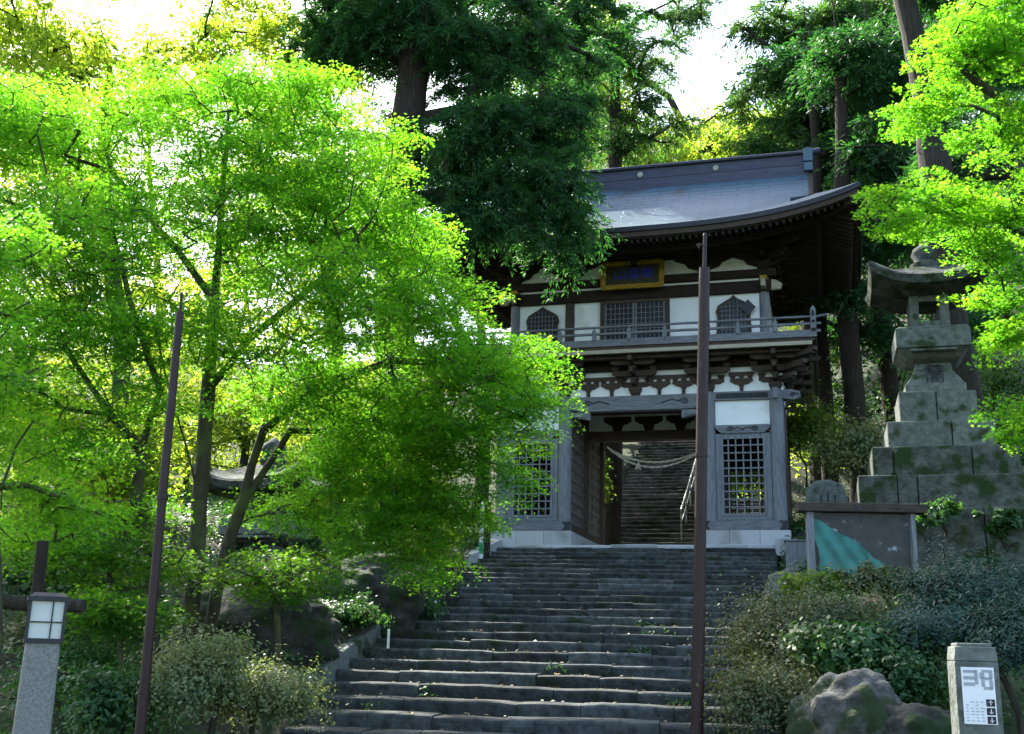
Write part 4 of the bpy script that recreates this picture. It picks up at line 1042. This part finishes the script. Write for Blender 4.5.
for i, (px, py, Y, s, lb) in enumerate([(300, 632, 16, .55, 'dark mossy boulder on the left bank beside the lower stairs'), (270, 635, 15.5, .9, 'mossy boulder on the left bank behind the lit shrub'), (220, 640, 16, .8, 'mossy boulder on the left bank between the maple trunks'),
      (372, 600, 18.5, .9, 'dark mossy boulder left of the stairs under the drooping maple'), (420, 590, 21, .7, 'small mossy boulder near the top left of the stairs'), (785, 590, 21, .45, 'rough rock at the right edge of the upper stairs'), (800, 575, 22, .35, 'pale rock under the grey storage box'), (768, 610, 19, .3, 'small rock at the right stair edge above the azalea'), (120, 640, 15, 1.0, 'large mossy boulder on the bank behind the leaning pole')]):
    rock('boulder', P(px, py, Y), (s, s*.8, s*.75), 20+i, M['rock_dark'] if i not in (6, 5) else M['stone'], lb, group='boulders on the banks')

# ------------------------------------------------------------------ shrubs
def shrub(px, py, Y, r, n, size, m, label, T=T_LEAF, name='shrub', cat='shrub', group=None, ncl=None, c=None):
    c = P(px, py, Y) if c is None else Vector(c); zg = gz(c.x, c.y); base = Vector((c.x, c.y, min(zg, c.z-r[2]*.8) if r[0] > .52 or Y < 17 or Y > 19 else c.z-r[2]*.8))
    root = empty(name, base, 0, label, cat, group); cc = np.array(c-base)
    k = ncl or max(16, n//55); d = rng.normal(size=(k, 3)); d /= np.linalg.norm(d, axis=1, keepdims=True); d[:, 2] = np.where(d[:, 2] < -.3, -d[:, 2], d[:, 2])
    Tg = cc + d*np.array(r)*(rng.uniform(.3, 1.0, (k, 1))*np.where(rng.random((k, 1)) < .12, 1.3, 1.0)*(1+.18*np.sin(d[:, :1]*5+d[:, 1:2]*4+px)))
    limbs = [[(0, 0, 0), tuple(cc*.5+rng.normal(0, .05, 3))]]
    arr, par, w_ = grow(limbs, Tg, .25, .0); wood_mesh('stems', arr, par, w_, .03, .003, M['bark'], root)
    per = n//k; cl = np.repeat(rng.uniform(.12, .34, k), per)[:, None]*min(r); C = np.repeat(Tg, per, 0) + rng.normal(0, 1, (per*k, 3))*cl*np.array([1, 1, .8])
    out = (C-cc)/np.array(r); Nn = out + np.array([0, 0, .5]) + rng.normal(0, .6, (len(C), 3))
    leaves('foliage', C, Nn, rng.uniform(.45, 1.6, len(C))*size, T, m, root)
    return root
gB = 'bushes along the foot of the banks'
shrub(785, 660, 12.5, (.75, .9, .7), 20000, .036, M['azalea'], 'olive azalea bush at the right edge of the lower stairs', group=gB)
shrub(845, 648, 12.2, (.85, .8, .6), 20000, .036, M['azalea'], 'dry-tipped azalea bush below the notice board', group=gB)
shrub(860, 655, 10.9, (.62, .4, .3), 4500, .08, M['shrub'], 'deep green leafy bush hanging over the pale boulder', group=gB)
shrub(770, 715, 10.8, (.6, .5, .5), 11000, .034, M['azalea'], 'low azalea bush at the bottom edge right of the middle pole', group=gB)
for i, (px, py, Y, r, lb) in enumerate([(985, 600, 11.5, (.75, .6, .4), 'blue-green juniper spreading behind the guide post'), (930, 640, 11, (.5, .5, .3), 'low blue-green juniper left of the guide post'), (1015, 650, 10.5, (.45, .5, .4), 'blue-green juniper at the right edge of the photo'), (935, 622, 12.5, (.5, .5, .22), 'blue-green juniper below the lantern plinth')]):
    shrub(px, py, Y, r, 20000, .055, M['shrub_blue'], lb, T_NEEDLE, name='juniper', cat='juniper', group='junipers at the right', ncl=170)
shrub(200, 690, 9.8, (.42, .5, .46), 15000, .032, M['pale_shrub'], 'pale sunlit small-leaved bush at the foot of the maples', group=gB)
shrub(272, 705, 10.2, (.45, .5, .33), 13000, .032, M['pale_shrub'], 'shaded small-leaved bush at the bottom left corner of the stairs', group=gB)
shrub(112, 715, 9.8, (.42, .5, .35), 6000, .05, M['shrub'], 'shaded azalea bush right of the granite lamp', group=gB)
shrub(75, 690, 11.5, (.6, .6, .5), 7000, .05, M['shrub'], 'dark green bush behind the granite lamp', group=gB)
shrub(858, 462, 27, (1.0, .8, 1.0), 9000, .09, M['pale_shrub'], 'pale sunlit shrub between the gate and the stone lantern', group=gB)
shrub(808, 440, 31, (.8, .8, 1.3), 6000, .1, M['broad'], 'bright green shrub right behind the gate corner', group=gB)
shrub(815, 545, 29, (1.2, .8, 1.0), 5000, .1, M['shrub'], 'dark shrub behind the grey storage box', group=gB)
shrub(596, 490, 37.5, (.5, .6, 1.4), 3000, .1, M['broad'], 'bright shrub at the left of the upper staircase seen through the passage', group=gB)
shrub(945, 520, 17.9, (.5, .2, .35), 900, .08, M['shrub'], 'leafy sprig growing on the lantern plinth right of the notice board', group=gB)
shrub(1005, 530, 17.9, (.5, .2, .4), 1200, .08, M['shrub'], 'leafy sprig on the right corner of the lantern plinth', group=gB)
shrub(815, 588, 16.4, (.6, .4, .22), 2600, .08, M['broad'], 'yellow-green leaves at the top right edge of the stairs', group=gB)
shrub(452, 566, 24.0, (.35, .5, .3), 1600, .08, M['pale_shrub'], 'sunlit low shrub beside the pale kerb stone at the top left of the stairs', group=gB)
shrub(415, 608, 20, (.55, .9, .35), 5000, .08, M['shrub'], 'dark low shrub on the bank beside the middle of the stairs', group=gB)
shrub(352, 618, 17.4, (.5, .7, .3), 4000, .07, M['shrub'], 'dark low shrub on the bank left of the lower stairs', group=gB)

# ground cover
n = 26000
gx = rng.uniform(-12, 15, n); gy = 9.5 + (rng.random(n)**.8)*34; gzv = ground(gx, gy)
xl = np.interp(gy, _le[:, 0], _le[:, 1]); xr = np.interp(gy, _re[:, 0], _re[:, 1])
rel = np.stack([gx, gy, gzv], -1) - np.array(G); uu = rel@np.array(E1); ww = rel@np.array(E2)
ok = ~((gx > xl-.15) & (gx < xr+.1) & (gy < 36)) & ~((np.abs(uu) < 4.6) & (ww > -1) & (ww < 8)) & ~((ww > 7) & (np.abs(uu-.3) < 3.3))
C = np.stack([gx, gy, gzv+.06], -1)[ok]; per = 7; C = np.repeat(C, per, 0) + rng.normal(0, 1, (len(C)*per, 3))*np.array([.12, .12, .05])
o = leaves('ground_cover', C, rng.normal(0, .5, (len(C), 3))+np.array([0, -.3, 1]), rng.uniform(.05, .12, len(C)), T_LEAF, M['shrub'], None); tag(o, kind='stuff', label='low ferns and leafy weeds covering the shaded banks', cat='ground cover')

# ------------------------------------------------------------------ maples at left
gM = 'maples in fresh leaf'
def bl(lst): return [(P(x, y, Y), r) for x, y, Y, r in lst]
def pl_(lst): return [P(x, y, Y) for x, y, Y in lst]
b = P(188, 655, 13.2); b.z = gz(b.x, b.y)-.1
tree('maple_tree', b, [[b]+pl_([(196, 560, 13.2), (203, 470, 13.2), (208, 390, 13.3), (215, 300, 13.4), (222, 200, 13.5), (228, 110, 13.5)]),
      pl_([(200, 500, 13.2), (185, 440, 13), (168, 385, 12.8), (150, 300, 12.6)]), pl_([(208, 390, 13.3), (250, 340, 13.2), (320, 280, 13), (370, 220, 13)]), pl_([(215, 300, 13.4), (160, 230, 13.6), (110, 170, 13.8)])],
     bl([(235, 100, 13.6, (.75, .9, .6)), (160, 100, 13.8, (.7, .8, .5)), (310, 110, 13.4, (.75, .9, .55)), (375, 150, 13.4, (.55, .8, .4)), (60, 130, 13.9, (1.1, .9, .6)), (10, 120, 14, (.8, .9, .6)), (190, 160, 13.5, (1.1, 1, .6)), (290, 170, 13.4, (.9, 1, .6)), (350, 200, 13.2, (.75, 1.1, .7)), (250, 230, 13.3, (1.2, 1.4, .8)), (130, 220, 13.6, (.9, 1.1, .6)), (210, 330, 12.6, (1.2, .8, .55)), (330, 300, 12.8, (.9, 1.2, .7))]),
     1050, 112, .46, .062, M['maple'], M['bark_maple'], .095, 'tall maple in the middle of the left group, with a straight leading trunk', group=gM)
b = P(206, 640, 14.2); b.z = gz(b.x, b.y)-.1
tree('maple_tree', b, [[b]+pl_([(222, 560, 14.1), (243, 500, 14), (262, 430, 13.9), (278, 360, 13.8), (300, 280, 13.7), (330, 210, 13.6)]),
      pl_([(262, 430, 13.9), (320, 385, 13.6), (390, 360, 13.4), (460, 365, 13.2), (520, 390, 13.1)]), pl_([(243, 500, 14), (290, 430, 14.2), (360, 430, 14.4), (430, 470, 14.4)]), pl_([(278, 360, 13.8), (360, 300, 13.9), (430, 270, 14)])],
     bl([(400, 250, 13.8, (.8, 1.1, .6)), (430, 320, 13.6, (1., 1.2, .6)), (490, 360, 13.2, (.85, 1, .5)), (520, 405, 13.1, (.55, .7, .38)), (460, 430, 13.6, (.9, 1.1, .55)), (400, 400, 13.4, (1.1, .8, .6)), (440, 510, 14, (.75, 1, .6)), (380, 520, 14.2, (.7, 1, .6)), (430, 565, 14.3, (.45, .7, .3)), (340, 460, 14.4, (.8, 1, .6)), (300, 510, 14.6, (.9, .6, .35)), (410, 450, 14, (1, 1, .6)), (300, 380, 13.5, (.9, .9, .6)), (510, 470, 13.6, (.35, .5, .4))]),
     1000, 115, .42, .062, M['maple'], M['bark_maple'], .08, 'maple leaning right, its crown overhanging the stairs and the left of the gate', group=gM)
b = P(165, 600, 12.8); b.z = gz(b.x, b.y)-.1
tree('maple_tree', b, [[b]+pl_([(150, 550, 12.6), (138, 500, 12.5), (141, 452, 12.4), (110, 415, 12.2), (65, 410, 12), (15, 375, 11.8)]),
      pl_([(141, 452, 12.4), (160, 390, 12.3), (130, 300, 12.2), (110, 220, 12.2)]), pl_([(110, 415, 12.2), (60, 340, 12.2), (20, 280, 12.2)])],
     bl([(50, 300, 12.2, (.9, 1, .6)), (20, 370, 11.8, (.8, .9, .5)), (90, 240, 12.2, (.9, 1, .7)), (20, 210, 12.6, (.7, .8, .5)), (110, 340, 12, (.8, .7, .5)), (60, 450, 12, (.8, .8, .35)), (150, 400, 12.0, (.7, .5, .3)), (30, 540, 12.2, (.9, .8, .4)), (110, 510, 12.4, (.7, .6, .3)), (10, 120, 12.6, (.8, .8, .6))]),
     760, 100, .42, .06, M['maple'], M['bark_maple'], .07, 'slender forked maple at left, its branch reaching to the left edge', group=gM)
b = P(-14, 720, 8.2); b.z = gz(b.x, b.y)-.1
tree('maple_tree', b, [[b]+pl_([(-8, 640, 8.2), (-10, 560, 8.3), (-20, 470, 8.5), (-30, 380, 8.6)])],
     bl([(20, 490, 9, (.35, .6, .25)), (-40, 380, 9, (.8, .8, .7)), (60, 520, 9.6, (.4, .5, .22)), (-30, 250, 9.5, (.7, .9, .7))]),
     200, 110, .3, .06, M['maple'], M['bark_maple'], .085, 'dark-trunked maple cut by the left edge of the photo', group=gM)
# low leafy saplings in front of the bank
for (px, py, Y, r, lb) in [(275, 575, 12.6, (.9, .7, .3), 'low maple sapling with sunlit leaves below the leaning maple'), (110, 560, 12.0, (.9, .7, .35), 'low maple sapling left of the forked trunks'), (120, 610, 11.0, (.6, .5, .22), 'low maple sapling just right of the granite lamp')]:
    c = P(px, py, Y); b = Vector((c.x, c.y, gz(c.x, c.y)-.05))
    tree('maple_sapling', b, [[b, b.lerp(c, .5)+Vector((.1, 0, 0)), c]], [(c, r)], 90, 60, .33, .065, M['maple_dark'], M['bark_maple'], .035, lb, group='maple saplings under the big maples')

# ------------------------------------------------------------------ right maple (its trunk stands beyond the right edge)
b = P(1120, 640, 16.5); b.z = gz(b.x, b.y)-.1
tree('maple_tree', b, [[b]+pl_([(1110, 500, 16.4), (1090, 380, 16.2), (1080, 260, 16), (1060, 120, 15.8)]), pl_([(1090, 380, 16.2), (1030, 330, 15.8), (980, 300, 15.5)]), pl_([(1080, 260, 16), (1000, 220, 15.4), (930, 210, 15), (875, 220, 14.8)]), pl_([(1070, 180, 15.9), (1000, 100, 15.5), (940, 50, 15.2)])],
     bl([(975, 50, 15.2, (.95, 1, .5)), (1010, 20, 15.3, (1., 1, .6)), (920, 110, 15.0, (.6, .9, .3)), (1010, 130, 15.4, (.8, 1, .35)), (935, 205, 14.9, (.75, .9, .35)), (985, 215, 15.2, (.7, .9, .4)), (1000, 290, 15.4, (.5, .8, .32)), (1010, 330, 15.5, (.5, .8, .3)), (1020, 420, 15.8, (.35, .7, .5)), (880, 190, 14.8, (.3, .5, .18)), (893, 225, 14.8, (.35, .5, .16)), (1090, 200, 15.8, (1, 1, 1.5)), (985, 250, 15.2, (.42, .6, .25))]),
     560, 105, .36, .08, M['maple'], M['bark_maple'], .16, 'maple reaching in from the right edge over the stone lantern', group=gM)

# ------------------------------------------------------------------ conifers and background trees
def cedar(px, Y, r0, zt, blobs, label, ntar=260, per=170, rad=.42, lsize=.15, lean=0, m='cedar', bm='bark_cedar', extra=(), name='cedar_tree', group='tall cedars around the gate', T=T_CED, power=.5):
    b = P(px, 560, Y); b.z = gz(b.x, b.y)-.2
    pts = [b]
    for i in range(1, 9): f = i/8; pts.append(Vector((b.x+lean*f+.1*math.sin(i*1.3), b.y+.1*math.sin(i), b.z+(zt-b.z)*f)))
    root = tree(name, b, [pts]+[pl_(e) for e in extra], bl(blobs), ntar, per, rad, lsize, M[m], M[bm], r0, label, group=group, kind='tuft', T=T, rmin=.008, droop=.03, power=power, step=.5)
    return root
cedar(383, 24.3, .46, 19, [(420, 30, 24.3, (1.5, 1.6, .8)), (380, 40, 24.5, (1.2, 1.4, .8)), (470, 60, 24, (1.4, 1.3, .9)), (440, 150, 24, (1.1, 1.2, .8)), (500, 130, 23.8, (1.3, 1.2, 1.0)), (560, 120, 24, (.9, 1, .9)), (540, 180, 23.6, (1.2, 1, .9)), (470, 200, 23.8, (1.2, 1, .7)), (510, 225, 23.6, (1.1, .9, .55)), (570, 215, 23.8, (.6, .8, .75)), (560, 255, 23.8, (.45, .6, .45)), (430, 230, 24, (.7, .9, .5)), (520, 40, 24.6, (1.2, 1.3, .9)), (330, 30, 25, (1.2, 1.2, .9)), (590, 60, 25, (.6, .8, .5)), (400, -60, 24.3, (3, 3, 1.5))],
      'huge dark cedar standing left of the gate, its boughs hanging over the roof', ntar=820, per=520, rad=.42, lsize=.11,
      extra=[[(415, 200, 24.3), (470, 190, 24), (530, 200, 23.8), (565, 230, 23.8)], [(410, 120, 24.3), (470, 110, 24), (540, 130, 23.8)], [(410, 20, 24.3), (480, 50, 24.3), (560, 80, 24.4)], [(405, 60, 24.3), (350, 40, 24.8), (310, 20, 25)]])
cedar(537, 37, .42, 30, [(545, 30, 37, (2.2, 2, 1.2)), (500, -20, 37, (2.5, 2, 1.2)), (560, 90, 37, (1.2, 1.5, .8)), (510, 100, 37.5, (1.2, 1.4, .8)), (600, 20, 37, (1.5, 2, 1)), (540, 160, 37, (1.2, 1.2, .8))],
      'straight grey-trunked cedar behind the left half of the gate roof', ntar=190, per=260, rad=.6, lsize=.2)
cedar(612, 40, .3, 27, [(600, 40, 40, (1.6, 2, .7)), (650, 60, 40, (1.8, 2, .6)), (580, 90, 40, (1.3, 1.5, .6)), (640, 110, 40, (1.6, 1.6, .5)), (680, 20, 40, (1.5, 1.5, .5)), (615, 140, 40, (1.4, 1.6, .6)), (700, 0, 40, (1, 1, .4)), (670, 130, 40, (1.2, 1.2, .4)), (570, 150, 40, (1.2, 1.2, .5))],
      'open-branched pine behind the middle of the gate roof', ntar=170, per=220, rad=.5, lsize=.2, m='pine', bm='bark', name='pine_tree', group='pines beyond the gate', T=T_NEEDLE)
cedar(824, 36, .42, 30, [(830, 20, 36, (2.2, 2, 1.)), (780, 70, 36, (1.6, 1.6, .7)), (870, 60, 36, (1.8, 2, .9)), (790, 120, 36, (1.4, 1.6, .7)), (850, 110, 35.6, (1.8, 1.8, .9)), (760, 150, 36, (1, 1.2, .5)), (820, 160, 35.4, (1.6, 1.5, .8)), (870, 150, 35.4, (1.3, 1.4, .8)), (900, 100, 36, (1.4, 1.5, 1.2)), (760, 20, 36.5, (1., 1.3, .5)), (740, 100, 36.5, (.6, 1, .4)), (900, 10, 36, (1.8, 1.5, 1))],
      'broad dark pine behind the right end of the gate roof', ntar=420, per=230, rad=.55, lsize=.2, m='pine', bm='bark_cedar', name='pine_tree', group='pines beyond the gate',
      extra=[[(824, 85, 36), (860, 70, 35.8), (890, 75, 35.6)], [(824, 90, 36), (790, 60, 36), (760, 40, 36.2)]])
cedar(990, 22, .34, 17, [(960, 140, 22.5, (.9, 1, .5)), (1010, 60, 22, (1.3, 1.3, .8)), (930, 170, 23, (.8, 1, .5)), (1040, 200, 22.5, (.8, 1, .8)), (990, -40, 22, (2, 2, 1))],
      'thick rough-barked tree behind the right maple', ntar=130, per=260, rad=.45, lsize=.15, lean=-.9, bm='bark')
for i, (px, Y, r0, lb) in enumerate([(862, 31, .30, 'reddish cedar trunk close behind the stone lantern on its left'), (900, 33, .28, 'shaded cedar directly behind the stone lantern'), (832, 34, .26, 'thin cedar just right of the gate'), (968, 30, .26, 'shaded cedar behind the lantern roof on its right')]):
    cedar(px, Y, r0, 24, [(px, 230, Y, (1.3, 1.3, 1.)), (px+20, 150, Y, (1.5, 1.5, 1.)), (px-15, 290, Y, (.9, 1, .6)), (px, 60, Y, (1.8, 1.6, 1.2)), (px+15, 330, Y+1, (.9, .9, .5))], lb, ntar=150, per=230, rad=.55, lsize=.19)
cedar(610, 38.5, .34, 22, [(600, 300, 38, (1.5, 1.5, 1)), (640, 250, 38, (1.5, 1.5, 1))], 'tree trunk standing left of the upper staircase, seen through the passage', ntar=60, per=90, rad=.6, lsize=.2)

# bright broad-leaved trees beyond
def bgtree(px, Y, top, r0, blobs, label, ntar=170, per=55, rad=.75, lsize=.15, m='bright'):
    b = P(px, 560, Y); b.z = gz(b.x, b.y)-.2; t = P(px, top, Y)
    pts = [b, b.lerp(t, .35)+Vector((.2, 0, 0)), b.lerp(t, .7)-Vector((.25, 0, 0)), t]
    e = [[b.lerp(t, .4+.15*i), b.lerp(t, .6+.13*i)+Vector((s, .3, 0))] for i, s in ((0, -2.0), (1, 1.8), (2, -1.4))]
    tree('broadleaf_tree', b, [pts]+e, bl(blobs), ntar, per, rad, lsize, M[m], M['bark'], r0, label, group='sunlit broad-leaved trees beyond the conifers', T=T_LEAF, tilt=.4, thick=.1, step=.6)
bgtree(110, 25, 60, .2, [(250, 30, 25.5, (1.8, 2, .9)), (310, 90, 26, (1.5, 1.5, 1.)), (30, 100, 25, (2, 2, 1.)), (60, 60, 25, (2, 2, 1.2)), (140, 90, 25, (1.6, 2, 1)), (20, 150, 25, (1.8, 2, 1.2)), (90, 180, 25.5, (1.6, 2, 1)), (190, 50, 25.5, (1.3, 1.5, .8)), (0, 20, 25, (2, 2, 1.2)), (230, 90, 26, (1.2, 1.2, .8))], 'tall sunlit broad-leaved tree behind the left maples', ntar=520, per=80, rad=.6, lsize=.13)
bgtree(20, 30, 200, .22, [(20, 250, 30, (2.5, 2, 1.8)), (60, 350, 30, (2.5, 2, 1.5)), (110, 420, 30, (2, 2, 1.2)), (20, 440, 30, (2, 2, 1.2)), (180, 300, 31, (2, 2, 1.5))], 'sunlit tree far left behind the forked maple', ntar=200)
bgtree(330, 32, 160, .22, [(300, 180, 32, (2.2, 2, 1.6)), (360, 280, 32, (2, 2, 1.5)), (330, 400, 32, (2.4, 2, 1.3)), (260, 330, 33, (1.8, 2, 1)), (400, 370, 31, (1.5, 1.6, 1.6)), (390, 470, 30, (1.5, 1.5, 1.4))], 'sunlit tree behind the crowns left of the great cedar', ntar=200)
bgtree(700, 52, 130, .3, [(640, 160, 52, (3, 2, 1.2)), (700, 150, 52, (3, 2, 1)), (750, 140, 52, (2.5, 2, 1.2)), (600, 130, 53, (3, 2, 2)), (790, 160, 52, (2.5, 2, 1.5)), (720, 120, 54, (1.6, 2, .8))], 'low sunlit tree crown just above the gate roof ridge', ntar=260, per=55, rad=.9, lsize=.22)
bgtree(560, 55, 60, .3, [(560, 60, 55, (3, 2, 3)), (600, 120, 55, (2.5, 2, 1.5))], 'tall pale tree glimpsed between the cedar and the pine', ntar=150, per=50, rad=1, lsize=.24)
bgtree(480, 45, 150, .3, [(440, 250, 42, (3, 2, 3)), (480, 150, 45, (3, 2, 3)), (430, 380, 40, (2.5, 2, 3))], 'leafy tree behind the great cedar', ntar=200, per=55, rad=.9, lsize=.22, m='shrub')
bgtree(940, 42, 200, .3, [(900, 250, 42, (3, 2, 3)), (980, 300, 42, (3, 2, 3)), (860, 380, 40, (2.5, 2, 2)), (960, 420, 40, (3, 2, 2)), (1030, 200, 42, (3, 2, 3)), (830, 290, 42, (2, 2, 2))], 'dark leafy tree filling the wood behind the stone lantern', ntar=300, per=60, rad=.9, lsize=.22, m='shrub')
bgtree(820, 40, 400, .2, [(815, 440, 38, (1.6, 1.6, 1.6)), (800, 350, 40, (1.5, 1.5, 1.2))], 'small bright tree in the gap right of the gate', ntar=90, per=50, rad=.7, lsize=.17)
bgtree(610, 50, 300, .3, [(580, 440, 47, (2, 2, 2)), (560, 350, 48, (3, 3, 3)), (700, 300, 50, (4, 2, 3)), (620, 360, 50, (3, 2, 2))], 'leafy tree on the slope above the upper staircase', ntar=200, per=55, rad=.9, lsize=.22, m='shrub')

# sunlit understorey behind the left maples and beyond the gate
for (px, Y, top, bs, lb) in [
  (90, 21, 380, [(40, 420, 21, (1.4, 1.2, 1.0)), (120, 440, 21, (1.4, 1.2, 1)), (80, 500, 20.5, (1.6, 1.2, .8))], 'sunlit young tree behind the forked maple'),
  (330, 24, 380, [(330, 420, 24, (1.5, 1.4, 1.1)), (390, 460, 24, (1.3, 1.4, 1.1)), (290, 480, 25, (1.5, 1.4, .9)), (420, 520, 24, (1.1, 1, .9))], 'sunlit young tree behind the leaning maple'),
  (180, 34, 330, [(180, 400, 34, (2.6, 2, 1.4)), (120, 360, 34, (2.4, 2, 1.6)), (240, 480, 33, (2.4, 2, 1.4)), (100, 470, 33, (2.5, 2, 1.4))], 'broad sunlit tree seen between the maple trunks'),
  (250, 48, 200, [(250, 250, 48, (5, 3, 4)), (330, 330, 48, (4, 3, 3)), (160, 330, 48, (5, 3, 3)), (60, 300, 48, (5, 3, 4))], 'tall sunlit tree on the hillside behind the left lantern')]:
    bgtree(px, Y, top, .14, bs, lb, ntar=220, per=70, rad=.6 if Y < 40 else 1.1, lsize=.13 if Y < 40 else .26)
shrub(745, 480, 34.4, (1.0, .7, 1.7), 9000, .1, M['broad'], 'bright shrub seen through the right lattice of the gate', group=gB)
shrub(250, 560, 21, (2.2, .6, .7), 9000, .09, M['shrub'], 'dark hedge-like shrub before the left stone lantern', group=gB)
shrub(60, 590, 14, (1.2, .8, .7), 8000, .07, M['shrub'], 'dark green bush on the bank behind the rustic fence', group=gB)

bgtree(150, 60, 60, .35, [(100, 60, 60, (7, 4, 5)), (250, 120, 62, (7, 4, 5)), (0, 160, 60, (7, 4, 6)), (330, 200, 60, (6, 4, 6)), (200, 260, 58, (8, 4, 5))], 'tall hazy tree on the far slope at the upper left', ntar=330, per=70, rad=1.3, lsize=.26)
bgtree(330, 44, 60, .3, [(330, 60, 44, (2.6, 2, 2.4)), (290, 150, 44, (2.6, 2, 2.4)), (380, 160, 43, (2, 2, 3)), (350, 240, 42, (2.4, 2, 2.4)), (250, 20, 45, (2.2, 2, 1.2))], 'conifer-like dark tree left of the great cedar', ntar=260, per=80, rad=.9, lsize=.18, m='pine')
bgtree(690, 70, 60, .35, [(770, 135, 70, (3, 4, 2)), (590, 60, 70, (4, 4, 6)), (690, 150, 68, (6, 4, 2))], 'tall pale tree far up the slope above the roof', ntar=260, per=70, rad=1.4, lsize=.3)
bgtree(880, 60, 40, .35, [(850, 60, 60, (6, 4, 6)), (960, 60, 60, (6, 4, 7)), (780, 140, 60, (4, 4, 4)), (1040, 120, 60, (6, 4, 8))], 'tall tree far up the slope behind the right conifers', ntar=320, per=80, rad=1.4, lsize=.28, m='pine')

bgtree(1000, 34, 330, .16, [(1000, 380, 34, (2.2, 1.6, 1.6)), (1040, 440, 33, (2, 1.5, 1.6)), (960, 440, 32, (1.4, 1.2, 1.2)), (905, 430, 33, (1.2, 1.2, 1.3)), (840, 420, 36, (1.3, 1.2, 1.4))], 'shaded young tree right behind the stone lantern plinth', ntar=260, per=70, rad=.6, lsize=.13, m='shrub')

shrub(890, 585, 16.3, (.9, .4, .22), 6000, .06, M['azalea'], 'low dry azalea growing along the foot of the notice board', group=gB)
shrub(905, 690, 10.6, (.5, .4, .4), 6000, .05, M['shrub'], 'dark leafy bush between the pale boulder and the guide post', group=gB)

bgtree(235, 27, 330, .12, [(235, 400, 27, (1.4, 1.2, .9)), (190, 440, 27, (1.3, 1.2, .8)), (280, 430, 27, (1.2, 1.2, .8)), (150, 490, 26, (1.4, 1.2, .8))], 'sunlit young tree immediately behind the left stone lantern', ntar=200, per=70, rad=.55, lsize=.12)
